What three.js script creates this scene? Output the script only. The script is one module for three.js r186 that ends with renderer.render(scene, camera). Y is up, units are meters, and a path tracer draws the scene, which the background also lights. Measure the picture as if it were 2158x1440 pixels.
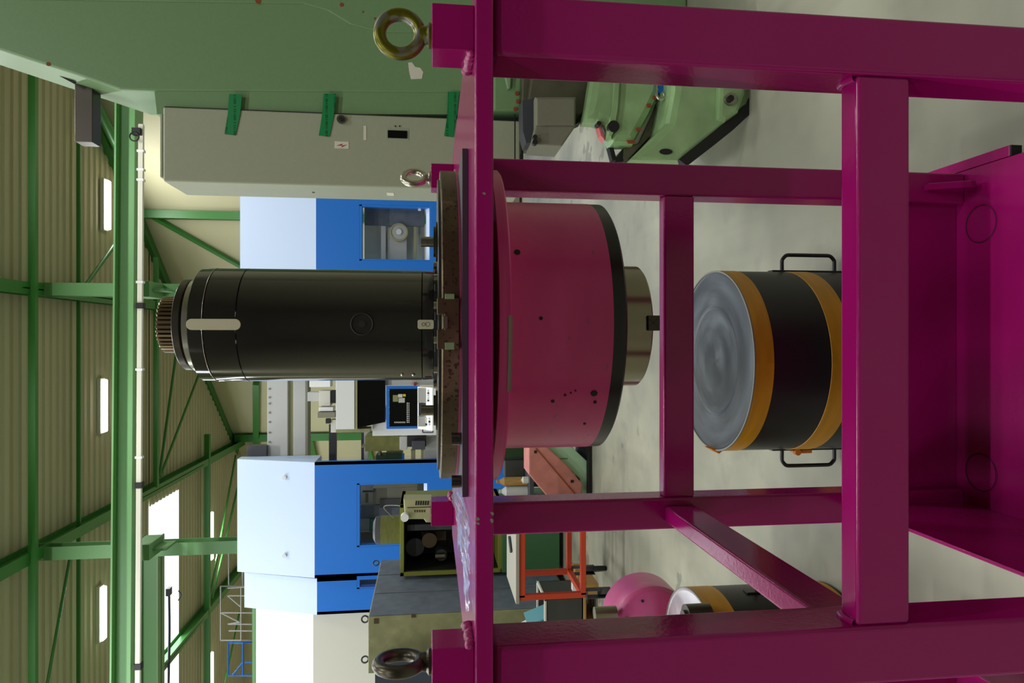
import * as THREE from 'three';
import { RoundedBoxGeometry } from 'three/addons/geometries/RoundedBoxGeometry.js';
import { mergeGeometries } from 'three/addons/utils/BufferGeometryUtils.js';
import { RectAreaLightUniformsLib } from 'three/addons/lights/RectAreaLightUniformsLib.js';
RectAreaLightUniformsLib.init();

// ------------------------------------------------------------------ camera, light, exposure
const scene = new THREE.Scene();
const renderer = new THREE.WebGLRenderer({ antialias: true });
renderer.toneMapping = THREE.LinearToneMapping;
renderer.toneMappingExposure = 0.6;
renderer.shadowMap.enabled = true;
scene.background = new THREE.Color(0.02, 0.022, 0.024);

// the photographer held the camera on its side: the world's up points to the left of the frame
const F = 1420, TH = Math.atan(173 / F), CH = 1.6, SN = Math.sin(TH), CS = Math.cos(TH);
const camera = new THREE.PerspectiveCamera(2 * Math.atan(720 / F) * 180 / Math.PI, 2158 / 1440, 0.05, 120);
camera.position.set(0, CH, 0);
camera.up.set(1, 0, 0);
camera.lookAt(0, CH - SN, -CS);
scene.add(camera);

const HALL = 9.0;                       // ceiling height
const SKY_L = 9.0;                      // brightness of the roof lights
const TUBE_L = 230;                      // brightness of the fluorescent tubes
function rectLight(x, y, z, w, d, power, colour = 0xffffff) {
  const l = new THREE.RectAreaLight(colour, power, w, d);
  l.position.set(x, y, z); l.lookAt(x, y - 1, z);
  l.castShadow = true; scene.add(l); return l;
}
// roof lights: [x centre, z centre, length along x, width]
const ROOF_LIGHTS = [[-12.2, -20.0, 15.6, 2.1], [-12.2, -8.5, 15.6, 2.1], [8.0, -6.0, 4.6, 2.1]];
for (const [x, z, w, d] of ROOF_LIGHTS) rectLight(x, HALL - 0.06, z, w, d, SKY_L, 0xf2f7ff);

// ------------------------------------------------------------------ layout helpers
// a point of the place seen at photograph pixel (X, Y) at horizontal distance D from the camera
const ray = (X, Y) => { const dn = (X - 1079) / F; return [(720 - Y) / F, -(SN + dn * CS), CS - dn * SN]; };
const at = (X, Y, D) => { const [r, d, n] = ray(X, Y); return new THREE.Vector3(D * r / n, CH + D * d / n, -D); };
const hAt = (X, D) => at(X, 720, D).y;
const onY = (X, Y, y) => { const [, d, n] = ray(X, Y); return at(X, Y, (y - CH) * n / d); };
const V = (x, y, z) => new THREE.Vector3(x, y, z);
let seed = 7;
const rnd = (a = 0, b = 1) => { seed = (seed * 1664525 + 1013904223) >>> 0; return a + (b - a) * seed / 4294967296; };

function metreUV(g) {                   // uv in metres, by the main direction of each normal
  const p = g.attributes.position, n = g.attributes.normal, uv = new Float32Array(p.count * 2);
  for (let i = 0; i < p.count; i++) {
    const ax = Math.abs(n.getX(i)), ay = Math.abs(n.getY(i)), az = Math.abs(n.getZ(i));
    const x = p.getX(i), y = p.getY(i), z = p.getZ(i);
    const [a, b] = ay >= ax && ay >= az ? [x, z] : ax >= az ? [z, y] : [x, y];
    uv[2 * i] = a; uv[2 * i + 1] = b;
  }
  g.setAttribute('uv', new THREE.BufferAttribute(uv, 2));
  return g;
}
const flat = (g) => { const r = g.index ? g.toNonIndexed() : g; for (const k of Object.keys(r.attributes)) if (!['position', 'normal', 'uv'].includes(k)) r.deleteAttribute(k); return r; };
const join = (list) => { const l = (Array.isArray(list) ? list.flat(9) : [list]).map(flat); return l.length > 1 ? mergeGeometries(l) : l[0]; };
function box(x0, x1, y0, y1, z0, z1, r = 0.003) {   // extents in any order
  const w = Math.abs(x1 - x0), h = Math.abs(y1 - y0), d = Math.abs(z1 - z0);
  const rr = Math.min(r, w / 2.2, h / 2.2, d / 2.2);
  const g = rr > 0 ? new RoundedBoxGeometry(w, h, d, 2, rr) : new THREE.BoxGeometry(w, h, d);
  g.translate((x0 + x1) / 2, (y0 + y1) / 2, (z0 + z1) / 2);
  return metreUV(flat(g));
}
function pbox(X0, X1, Y0, Y1, D, depth, r = 0.004) { // box whose front covers the photograph's X0..X1 (top to bottom) and Y0..Y1 (right to left) at distance D
  const a = at((X0 + X1) / 2, Y0, D), b = at((X0 + X1) / 2, Y1, D);
  return box(b.x, a.x, hAt(X1, D), hAt(X0, D), -D, -D - depth, r);
}
function prism(pts, D, depth, bevel = 0.01) {       // outline standing at distance D, with real depth behind it
  const s = new THREE.Shape(pts.map(([X, Y]) => { const p = at(X, Y, D); return new THREE.Vector2(p.x, p.y); }));
  const g = new THREE.ExtrudeGeometry(s, { depth: depth - 2 * bevel, bevelEnabled: bevel > 0, bevelThickness: bevel, bevelSize: bevel, bevelOffset: -bevel, bevelSegments: 2, curveSegments: 8 });
  g.translate(0, 0, -D - depth + bevel);
  return metreUV(flat(g));
}
function bar(a, b, w, h = w, r = 0.002) {           // straight bar of rectangular section from a to b
  const d = b.clone().sub(a), L = d.length();
  const g = r > 0 ? new RoundedBoxGeometry(w, h, L, 1, Math.min(r, w / 2.2, h / 2.2)) : new THREE.BoxGeometry(w, h, L);
  const m = new THREE.Matrix4().lookAt(d, V(0, 0, 0), Math.abs(d.y) > 0.95 * L ? V(0, 0, 1) : V(0, 1, 0));
  metreUV(flat(g));
  const q = flat(g); metreUV(q); q.applyMatrix4(m); q.translate((a.x + b.x) / 2, (a.y + b.y) / 2, (a.z + b.z) / 2);
  return q;
}
function ibeam(a, b, w, h, t = 0.02) {              // rolled I-section, web upright
  const up = Math.abs(b.y - a.y) > 0.9 * a.distanceTo(b) ? V(0, 0, 1) : V(0, 1, 0);
  const o = up.clone().multiplyScalar(h / 2 - t / 2);
  return [bar(a, b, t, h, 0), bar(a.clone().add(o), b.clone().add(o), w, t, 0), bar(a.clone().sub(o), b.clone().sub(o), w, t, 0)];
}
function rod(a, b, r, seg = 10) {
  const d = b.clone().sub(a), g = new THREE.CylinderGeometry(r, r, d.length(), seg);
  g.applyQuaternion(new THREE.Quaternion().setFromUnitVectors(V(0, 1, 0), d.normalize()));
  g.translate((a.x + b.x) / 2, (a.y + b.y) / 2, (a.z + b.z) / 2);
  return flat(g);
}
const tube = (pts, r, seg = 40, rs = 8, tension = 0.5, closed = false) => flat(new THREE.TubeGeometry(new THREE.CatmullRomCurve3(pts, closed, 'catmullrom', tension), seg, r, rs, closed));
const lathe = (prof, x, z, seg = 96) => { const g = new THREE.LatheGeometry(prof.map(([r, y]) => new THREE.Vector2(r, y)), seg); g.computeVertexNormals(); return creased(g, x, z); };
function creased(g, x, z) {             // flat-shaded across the profile, smooth around
  const p = flat(g); p.translate(x, 0, z);
  const q = p.attributes.position, n = p.attributes.normal;
  for (let i = 0; i < q.count; i += 3) {
    const a = V().fromBufferAttribute(q, i), b = V().fromBufferAttribute(q, i + 1), c = V().fromBufferAttribute(q, i + 2);
    const f = b.clone().sub(a).cross(c.clone().sub(a)).normalize(), fr = Math.hypot(f.x, f.z);
    [a, b, c].forEach((v, k) => {
      const rx = v.x - x, rz = v.z - z, rr = Math.hypot(rx, rz);
      if (rr < 1e-6) { n.setXYZ(i + k, f.x, f.y, f.z); return; }
      const s = Math.sign(f.x * rx + f.z * rz) || 1;
      const m = V(s * rx / rr * fr, f.y, s * rz / rr * fr).normalize();
      n.setXYZ(i + k, m.x, m.y, m.z);
    });
  }
  return p;
}
const disc = (c, r, t, seg = 32) => { const g = new THREE.CylinderGeometry(r, r, t, seg); g.rotateX(Math.PI / 2); g.translate(c.x, c.y, c.z); return flat(g); };   // faces the camera side
const drum = (c, r, h, seg = 32) => { const g = new THREE.CylinderGeometry(r, r, h, seg); g.translate(c.x, c.y + h / 2, c.z); return flat(g); };

const names = new Map();
const numbered = (n) => { const k = names.get(n) ?? 0; names.set(n, k + 1); return k ? n + '_' + String(k).padStart(3, '0') : n; };
function thing(name, label, category, base, group) {
  const o = new THREE.Group(); o.name = numbered(name); scene.add(o);
  o.position.copy(base); o.userData = { label, category };
  if (group) o.userData.group = group;
  return o;
}
function part(name, geos, m, parent, label) {       // geometry is given in world coordinates
  const g = join(geos), w = V(); let o = parent;
  while (o && o !== scene) { w.add(o.position); o = o.parent; }
  g.translate(-w.x, -w.y, -w.z);
  const mesh = new THREE.Mesh(g, m); mesh.name = name; mesh.castShadow = mesh.receiveShadow = true;
  if (label) mesh.userData.label = label;
  parent.add(mesh); return mesh;
}
function single(name, geos, m, label, category, group) {   // a thing of one mesh, its origin at its base
  const g = join(geos); g.computeBoundingBox();
  const b = g.boundingBox, c = V((b.min.x + b.max.x) / 2, b.min.y, (b.min.z + b.max.z) / 2);
  g.translate(-c.x, -c.y, -c.z);
  const mesh = new THREE.Mesh(g, m); mesh.name = numbered(name); mesh.position.copy(c); mesh.castShadow = mesh.receiveShadow = true;
  mesh.userData = { label, category }; if (group) mesh.userData.group = group;
  scene.add(mesh); return mesh;
}
function struct(name, geos, m, label, category) { const o = single(name, geos, m, label, category); o.userData.kind = 'structure'; return o; }

// ------------------------------------------------------------------ textures and materials
const hash = (x, y, s) => { let h = Math.imul(x, 374761393) + Math.imul(y, 668265263) + Math.imul(s, 974634777); h = Math.imul(h ^ (h >>> 13), 1274126177); return ((h ^ (h >>> 16)) >>> 0) / 4294967296; };
function vnoise(x, y, per, s) {          // value noise that repeats every per cells
  const xi = Math.floor(x), yi = Math.floor(y), fx = x - xi, fy = y - yi, u = fx * fx * (3 - 2 * fx), v = fy * fy * (3 - 2 * fy), m = (a) => ((a % per) + per) % per;
  const a = hash(m(xi), m(yi), s), b = hash(m(xi + 1), m(yi), s), c = hash(m(xi), m(yi + 1), s), d = hash(m(xi + 1), m(yi + 1), s);
  return a + (b - a) * u + (c - a) * v + (a - b - c + d) * u * v;
}
const fbm = (x, y, per, s, oct = 4) => { let t = 0, a = 0.5, q = 0; for (let i = 0; i < oct; i++) { t += a * vnoise(x * (1 << i), y * (1 << i), per << i, s + i); q += a; a *= 0.5; } return t / q; };
function dataTex(n, fn, colour, size) {
  const d = new Uint8Array(n * n * 4);
  for (let j = 0; j < n; j++) for (let i = 0; i < n; i++) {
    const c = fn(i / n, j / n), o = (j * n + i) * 4;
    if (Array.isArray(c)) { d[o] = c[0]; d[o + 1] = c[1]; d[o + 2] = c[2]; } else d[o] = d[o + 1] = d[o + 2] = c * 255;
    d[o + 3] = 255;
  }
  const t = new THREE.DataTexture(d, n, n); t.wrapS = t.wrapT = THREE.RepeatWrapping; t.magFilter = t.minFilter = THREE.LinearFilter;
  if (colour) t.colorSpace = THREE.SRGBColorSpace;
  t.repeat.set(1 / size, 1 / size); t.needsUpdate = true; return t;
}
const clamp = (v, a = 0, b = 1) => Math.min(b, Math.max(a, v));
const mixc = (a, b, t) => a.map((v, i) => v + (b[i] - v) * t);
const M = {};
const std = (c, roughness = 0.5, metalness = 0, extra = {}) => new THREE.MeshStandardMaterial({ color: c, roughness, metalness, ...extra });
const phy = (c, roughness, metalness, extra) => new THREE.MeshPhysicalMaterial({ color: c, roughness, metalness, ...extra });

const floorTex = dataTex(1024, (u, v) => {
  const a = fbm(u * 5, v * 5, 5, 1, 5), b = fbm(u * 24, v * 24, 24, 11, 4), c = 0;
  let col = mixc([150, 150, 132], [196, 195, 172], clamp((a - 0.28) * 2.1));
  col = mixc(col, [128, 129, 116], clamp((b - 0.56) * 2.2) * 0.6);
  const st = fbm(u * 40, v * 5, 40, 33, 3); col = mixc(col, [140, 140, 124], clamp((st - 0.5) * 2) * 0.35);
  if (b * a > 0.44) col = mixc(col, [112, 110, 98], 0.4);
  return col;
}, true, 4.2);
M.floor = std(0xdadada, 0.5, 0, { map: floorTex });
const speck = dataTex(512, (u, v) => { const k = 0.93 + 0.07 * fbm(u * 40, v * 40, 40, 5, 3); return k; }, false, 0.5);
const blot = dataTex(512, (u, v) => 0.8 + 0.2 * fbm(u * 8, v * 8, 8, 9, 5), true, 0.7);
const peel = dataTex(256, (u, v) => fbm(u * 48, v * 48, 48, 3, 2), false, 0.25);
const pinkTex = dataTex(1024, (u, v) => { const a = fbm(u * 10, v * 10, 10, 41, 4), s = fbm(u * 60, v * 60, 60, 51, 3); let c = mixc([214, 60, 138], [226, 72, 150], clamp((a - 0.3) * 2)); if (s > 0.84) c = mixc(c, [130, 100, 90], 0.5); return c; }, true, 1);
pinkTex.repeat.set(1, 1);
M.magenta = phy(0x900a5c, 0.18, 0, { ior: 1.4, bumpMap: peel, bumpScale: 0.00012 });
M.weld = phy(0x980a62, 0.3, 0, { clearcoat: 0.8, clearcoatRoughness: 0.15 });
M.pink = phy(0xa83c66, 0.42, 0, { map: blot, clearcoat: 0.25, clearcoatRoughness: 0.4 });
M.pinkWorn = std(0xffffff, 0.35, 0, { map: pinkTex });
M.pinkClean = phy(0xc04a80, 0.4, 0, { clearcoat: 0.3, clearcoatRoughness: 0.3 });
M.shaftSteel = std(0x8a8470, 0.22, 0.95);
M.rustOrange = std(0xb86a12, 0.6);
M.lidBright = std(0xc9ccd0, 0.35, 0.7);
M.black = std(0x09090a, 0.32);
M.bare = std(0x8a8578, 0.5, 0.4);
M.blackOxide = phy(0x202020, 0.1, 0, { ior: 1.9 });
M.eyeDark = std(0x5a5548, 0.35, 0.85, { map: blot });
const eyeTex = dataTex(256, (u, v) => mixc([186, 184, 168], [150, 148, 22], clamp((fbm(u * 7, v * 7, 7, 91, 3) - 0.42) * 8)), true, 1); eyeTex.repeat.set(1, 1);
M.eyeYellow = std(0xa8a8a8, 0.34, 0.6, { map: eyeTex });
M.eyeRed = std(0xb8b4a4, 0.28, 0.9);
M.blackMatt = std(0x101011, 0.6);
M.steel = std(0xa8a69a, 0.28, 0.95, { map: blot });
M.steelBright = std(0xc9c7ba, 0.25, 0.95);
const pit = dataTex(512, (u, v) => { const n = fbm(u * 5, v * 5, 5, 95, 5), q = fbm(u * 60, v * 60, 60, 96, 2); let k = mixc([82, 74, 52], [122, 106, 84], clamp((n - 0.35) * 3)); return q > 0.72 ? mixc(k, [58, 44, 34], 0.7) : k; }, true, 0.3);
M.flangeSteel = std(0xffffff, 0.4, 0.65, { map: pit });
M.spacer = std(0x4a444c, 0.5, 0.6);
M.gear = std(0x8a7a5e, 0.3, 0.95);
M.collar = std(0x4a463e, 0.34, 0.8);
M.wornStamp = std(0x6f6c58, 0.6);
M.keySilver = std(0xcac6a8, 0.45, 0.15);
M.sage = std(0x77996b, 0.4, 0, { map: speck });
M.sagePale = std(0x93b286, 0.4, 0, { map: blot });
M.cabinet = std(0xa6ab92, 0.45, 0, { map: speck });
M.cabinetSide = M.cabinet;
M.greyBox = std(0x7d7d6c, 0.5, 0, { map: speck });
M.greySlide = std(0x74715f, 0.42, 0.5, { map: blot });
const tapeTex = dataTex(256, (u, v) => { const k = (v * 2) % 1, w = k > 0.2 && k < 0.5 && hash(Math.floor(u * 22), Math.floor(v * 2), 3) > 0.35 && (u * 22) % 1 < 0.7; return w ? [10, 70, 40] : [24, 132, 74]; }, true, 0.09);
M.tape = std(0xffffff, 0.4, 0, { map: tapeTex });
M.rust = std(0x8c4326, 0.8);
M.paper = std(0xd9d6c6, 0.7);
M.red = std(0xb03428, 0.5);
M.blue = phy(0x1872d4, 0.4, 0, { clearcoat: 0.2, clearcoatRoughness: 0.3 });
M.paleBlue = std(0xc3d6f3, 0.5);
M.white = std(0xe9ebea, 0.5);
M.offWhite = std(0xcfcec2, 0.5);
M.greyLight = std(0xb9bab6, 0.5);
M.greyDark = std(0x3c3e44, 0.5);
M.beamGreen = std(0x67985f, 0.45);
M.columnGreen = std(0x33762f, 0.42);
M.trunk = std(0xd8d6c4, 0.5);
M.ceiling = std(0xb4ae8c, 0.6);
M.wall = std(0xc3bf9b, 0.6, 0, { map: speck });
M.roofGlow = std(0xffffff, 0.6, 0, { emissive: 0xf2fbff, emissiveIntensity: 3.0 });
M.tubeGlow = std(0xffffff, 0.5, 0, { emissive: 0xfbffee, emissiveIntensity: 6.0 });
M.yellow = std(0xc68c02, 0.45, 0, { map: blot });
M.barrel = std(0x141416, 0.4, 0.1);
const lidTex = dataTex(512, (u, v) => { const q = fbm(u * 6, v * 9, 6, 61, 4), w = fbm(u * 3, v * 2, 3, 62, 3); return clamp(0.42 + 0.7 * q * w * 2 - 0.1); }, true, 1); lidTex.repeat.set(1, 1);
M.lid = std(0x62686d, 0.4, 0.55, { map: lidTex });
M.lidEdge = std(0x77776e, 0.55, 0.3);
M.orange = std(0xc4401f, 0.5);
M.salmon = std(0xd6887c, 0.45, 0, { map: blot });
M.mint = std(0xb4dcb6, 0.45);
M.olive = std(0x77793c, 0.5, 0, { map: blot });
M.beige = std(0xa8a67e, 0.5);
M.slate = std(0x76808f, 0.45, 0, { map: blot });
M.oliveCabinet = std(0xa0a174, 0.5, 0, { map: blot });
M.wood = std(0xb68d4c, 0.7, 0, { map: blot });
M.cyan = std(0x6fb2bd, 0.6);
M.rubber = std(0x17181a, 0.7);
M.glass = phy(0xffffff, 0.04, 0, { transmission: 1, thickness: 0, ior: 1.45 });
M.wornLabel = std(0x4a3a20, 0.6);
M.darkSlate = std(0x3b4452, 0.45);
M.oliveBright = std(0x7c7f2e, 0.5);
M.machineGreen = std(0x3f6b43, 0.5);
M.greyTop = std(0xa09d90, 0.5);
M.crate = std(0x3a3c38, 0.5);
M.barSteel = std(0x55504a, 0.35, 0.8);
M.blackGloss = std(0x0c0d0e, 0.15);
M.sageGloss = phy(0x9bbf86, 0.3, 0, { map: blot, clearcoat: 0.5, clearcoatRoughness: 0.2 });
M.pinkFade = std(0xc46a66, 0.5);
M.teal = std(0x1f6d66, 0.4);
M.darkGreen = std(0x1e3d1c, 0.5);
M.keyOlive = std(0x8a8a58, 0.5);
M.yellowGreen = std(0xc8c020, 0.5);
M.film = phy(0xf2f6ff, 0.16, 0, { transmission: 0.93, thickness: 0, ior: 1.4, side: THREE.DoubleSide });

// ------------------------------------------------------------------ the hall
struct('floor', box(-20.3, 15.3, -0.3, 0, 30.3, -28.6, 0), M.floor, 'grey stained concrete workshop floor', 'floor');
{ // roof lined with ribbed sheet; ribs run from side to side
  const holes = (x, z) => ROOF_LIGHTS.some(([cx, cz, w, d]) => Math.abs(x - cx) < w / 2 && Math.abs(z - cz) < d / 2);
  const geos = [], period = 0.25, prof = [[0, 0], [0.09, 0], [0.12, 0.035], [0.22, 0.035], [0.25, 0]];
  const sheet = (x0, x1, z0, z1) => {
    const pos = [], nor = [], uv = [];
    const n = Math.ceil((z0 - z1) / period);
    for (let i = 0; i < n; i++) for (let k = 0; k < 4; k++) {
      const za = Math.max(z1, z0 - i * period - prof[k][0]), zb = Math.max(z1, z0 - i * period - prof[k + 1][0]), ya = HALL + prof[k][1], yb = HALL + prof[k + 1][1];
      if (za - zb < 1e-6) continue;
      const nn = V(0, -(za - zb), -(yb - ya)).normalize();
      const q = [[x0, ya, za], [x0, yb, zb], [x1, yb, zb], [x0, ya, za], [x1, yb, zb], [x1, ya, za]];
      for (const c of q) { pos.push(...c); nor.push(nn.x, nn.y, nn.z); uv.push(c[0], c[2]); }
    }
    const g = new THREE.BufferGeometry();
    g.setAttribute('position', new THREE.Float32BufferAttribute(pos, 3)); g.setAttribute('normal', new THREE.Float32BufferAttribute(nor, 3)); g.setAttribute('uv', new THREE.Float32BufferAttribute(uv, 2));
    return g;
  };
  // strips in z, cut where the roof lights sit
  const zs = [30.2]; for (const [, z, , d] of [...ROOF_LIGHTS].sort((a, b) => b[1] - a[1])) zs.push(z + d / 2, z - d / 2); zs.push(-28.5); zs.sort((a, b) => b - a);
  const xs = [-20.2, -20.0, -4.4, 5.7, 10.3, 15.2];
  for (let i = 0; i + 1 < zs.length; i++) {
    const zm = (zs[i] + zs[i + 1]) / 2; let run = null;
    for (let j = 0; j + 1 < xs.length; j++) {
      const open = holes((xs[j] + xs[j + 1]) / 2, zm);
      if (!open) run = run ?? xs[j];
      if (open && run !== null) { geos.push(sheet(run, xs[j], zs[i], zs[i + 1])); run = null; }
    }
    if (run !== null) geos.push(sheet(run, xs[xs.length - 1], zs[i], zs[i + 1]));
  }
  struct('ceiling', [...geos, box(-20.3, 15.3, HALL + 0.12, HALL + 0.3, 30.3, -28.6, 0)], M.ceiling, 'brown-grey ribbed sheet lining of the hall roof', 'ceiling');
}
const W1 = V(-4.7, 0, -28), W2 = V(15, 0, -3.9);      // the wall behind the machines stands at an angle
const wallDir = W2.clone().sub(W1).normalize();
{
  const m = W1.clone().add(W2).multiplyScalar(0.5), L = W1.distanceTo(W2);
  const g = new THREE.BoxGeometry(L, HALL + 0.1, 0.2); metreUV(g); g.translate(0, (HALL + 0.1) / 2, -0.1);
  g.rotateY(-Math.atan2(wallDir.z, wallDir.x)); g.translate(m.x, 0, m.z);
  struct('wall_right', g, M.wall, 'cream sheet wall of the hall behind the machines, with green steel posts', 'wall');
}
struct('wall_back', box(-20.3, -4.3, 0, HALL + 0.1, -28.1, -28.4, 0), M.wall, 'far cream end wall of the hall behind the white machine', 'wall');
struct('wall_left', box(-20.3, -20, 0, HALL + 0.1, 30.3, -28.4, 0), M.wall, 'left side wall of the hall, outside the picture', 'wall');
struct('wall_front', box(-20.3, 15.3, 0, HALL + 0.1, 30, 30.3, 0), M.wall, 'wall of the hall behind the photographer', 'wall');
struct('wall_side', box(15, 15.3, 0, HALL + 0.1, 30.3, -4.3, 0), M.wall, 'right side wall of the hall, outside the picture', 'wall');
const onWall = (X, Y, off = 0) => {                   // where a pixel's ray meets the angled wall (off metres in front of it)
  const [r, d, n] = ray(X, Y), nx = -wallDir.z, nz = wallDir.x;     // normal
  const s = (nx * r - nz * n) === 0 ? 1 : (nx * W1.x + nz * W1.z) / (nx * r - nz * n);
  const p = V(s * r, CH + s * d, -s * n), q = V(nx, 0, nz); if (q.z < 0) q.negate();
  return p.add(q.multiplyScalar(off));
};
ROOF_LIGHTS.forEach(([x, z, w, d], i) => {
  const o = struct('window_' + (i + 1), box(x - w / 2, x + w / 2, HALL + 0.0, HALL + 0.03, z - d / 2, z + d / 2, 0), M.roofGlow, ['bright roof light strip in the ceiling at the left', 'roof light strip over the left bay, outside the picture', 'roof light strip over the right bay, outside the picture'][i], 'skylight');
  o.castShadow = false;
});

// roof beams run away from the camera; names of the frames by what they pass
const BX = [0.95, -3.88, -8.75, 5.75];
const beamLabels = ['green roof beam running away above the spindle, right of the middle light', 'green roof beam crossing from top left to the corner above the machines', 'green roof beam crossing the bright roof light at far left', 'green roof beam hidden behind the green machine column'];
BX.slice(0, 3).forEach((x, i) => single('roof_beam', ibeam(V(x, HALL - 0.17, -5), V(x, HALL - 0.17, i ? -28 : -20.5), 0.22, 0.3, 0.02), M.columnGreen, beamLabels[i], 'beam', 'roof beams'));
// purlins across
const purlin = (X, y, w, h, x0, x1, label) => { const D = -onY(X, 720, y).z; return single('purlin', box(x0, x1, y - h / 2, y + h / 2, -D - w / 2, -D + w / 2, 0), M.columnGreen, label, 'beam', 'purlins under the roof'); };
purlin(70, HALL - 0.35, 0.1, 0.12, -19.9, 6.4, 'wide dark green purlin nearest the camera, across the ceiling');
purlin(166, HALL - 0.2, 0.05, 0.07, -19.9, 4.8, 'thin green purlin across the ceiling between wide purlin and lights');
purlin(329, HALL - 0.3, 0.12, 0.1, -3.8, 2.2, 'thin green purlin ending at the roof beam beside the bright roof light');
purlin(437, HALL - 0.25, 0.14, 0.16, -19.9, -3.0, 'thin green purlin far back beside the side-on lamps');
// bracing rods in the roof
const roofPt = (X, Y, dy = 0.3) => onY(X, Y, HALL - dy);
const brace = (a, b, r, label) => single('roof_brace', rod(a, b, r, 8), M.columnGreen, label, 'brace', 'thin roof bracing');
brace(roofPt(336, 1004), roofPt(372, 740), 0.035, 'thin green roof rod, nearest the purlin of the fan left of the spindle');
brace(roofPt(338, 1004), roofPt(436, 745), 0.035, 'thin green roof rod, outermost of the fan left of the spindle');
brace(roofPt(100, 1440), roofPt(152, 1150), 0.028, 'thin green rod slanting over the left ceiling light');
brace(roofPt(178, 605), roofPt(252, 502), 0.04, 'green strut slanting between the purlin and crane girder right of the spindle');
brace(roofPt(440, 1270), roofPt(497, 960), 0.035, 'thin green roof rod left of the side-on lamp, upper one');
brace(roofPt(447, 1262), roofPt(505, 1010), 0.04, 'thin green roof rod left of the side-on lamp, lower one');
brace(roofPt(195, 205), roofPt(258, 330), 0.11, 'thick dark green strut behind the grey bar of the green machine');
brace(roofPt(474, 1440), roofPt(505, 1290), 0.03, 'thin green roof rod behind the wire cage');

// top beam of the angled wall, its posts, rails and braces
{
  const p = (X, Y, o) => onWall(X, Y, o);
  const tb = (a, b) => { const A = onWall(497, 946, 0.2), B = onWall(300, 476, 0.2); return A.lerp(B, 0); };
  const A = onWall(497, 946, 0.16), B = onWall(303, 480, 0.16), dirB = B.clone().sub(A).normalize();
  single('wall_beam', bar(A, B.clone().add(dirB.clone().multiplyScalar(6)), 0.26, 0.26, 0), M.columnGreen, 'dark green beam where the ceiling meets the cream wall', 'beam');
  const vert = (Y, X0, w, label) => { const a = p(X0, Y, 0.12); return single('wall_post', bar(V(a.x, 0, a.z), V(a.x, Math.min(a.y, HALL - 0.1), a.z), w, w, 0), M.columnGreen, label, 'post', 'posts of the cream wall'); };
  vert(445, 300, 0.2, 'bright green wall post above the right blue machine');
  vert(918, 488, 0.28, 'green wall post seen between the control panel and left blue machine');
  const rail = (a, b, r, label) => single('wall_rail', bar(a, b, r, r, 0), M.columnGreen, label, 'rail', 'rails and braces of the cream wall');
  rail(p(541, 800, 0.14), p(541, 960, 0.14), 0.2, 'light green wall rail above the grey gantry beams');
  rail(p(325, 452, 0.1), p(512, 558, 0.1), 0.1, 'thin green brace slanting down the cream wall to the pale blue machine');
  rail(p(655, 920, 0.12), p(668, 985, 0.12), 0.2, 'green wall rail below the gantry beams, upper of two');
  rail(p(770, 920, 0.12), p(790, 985, 0.12), 0.2, 'green wall rail below the gantry beams, lower of two');
}
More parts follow.
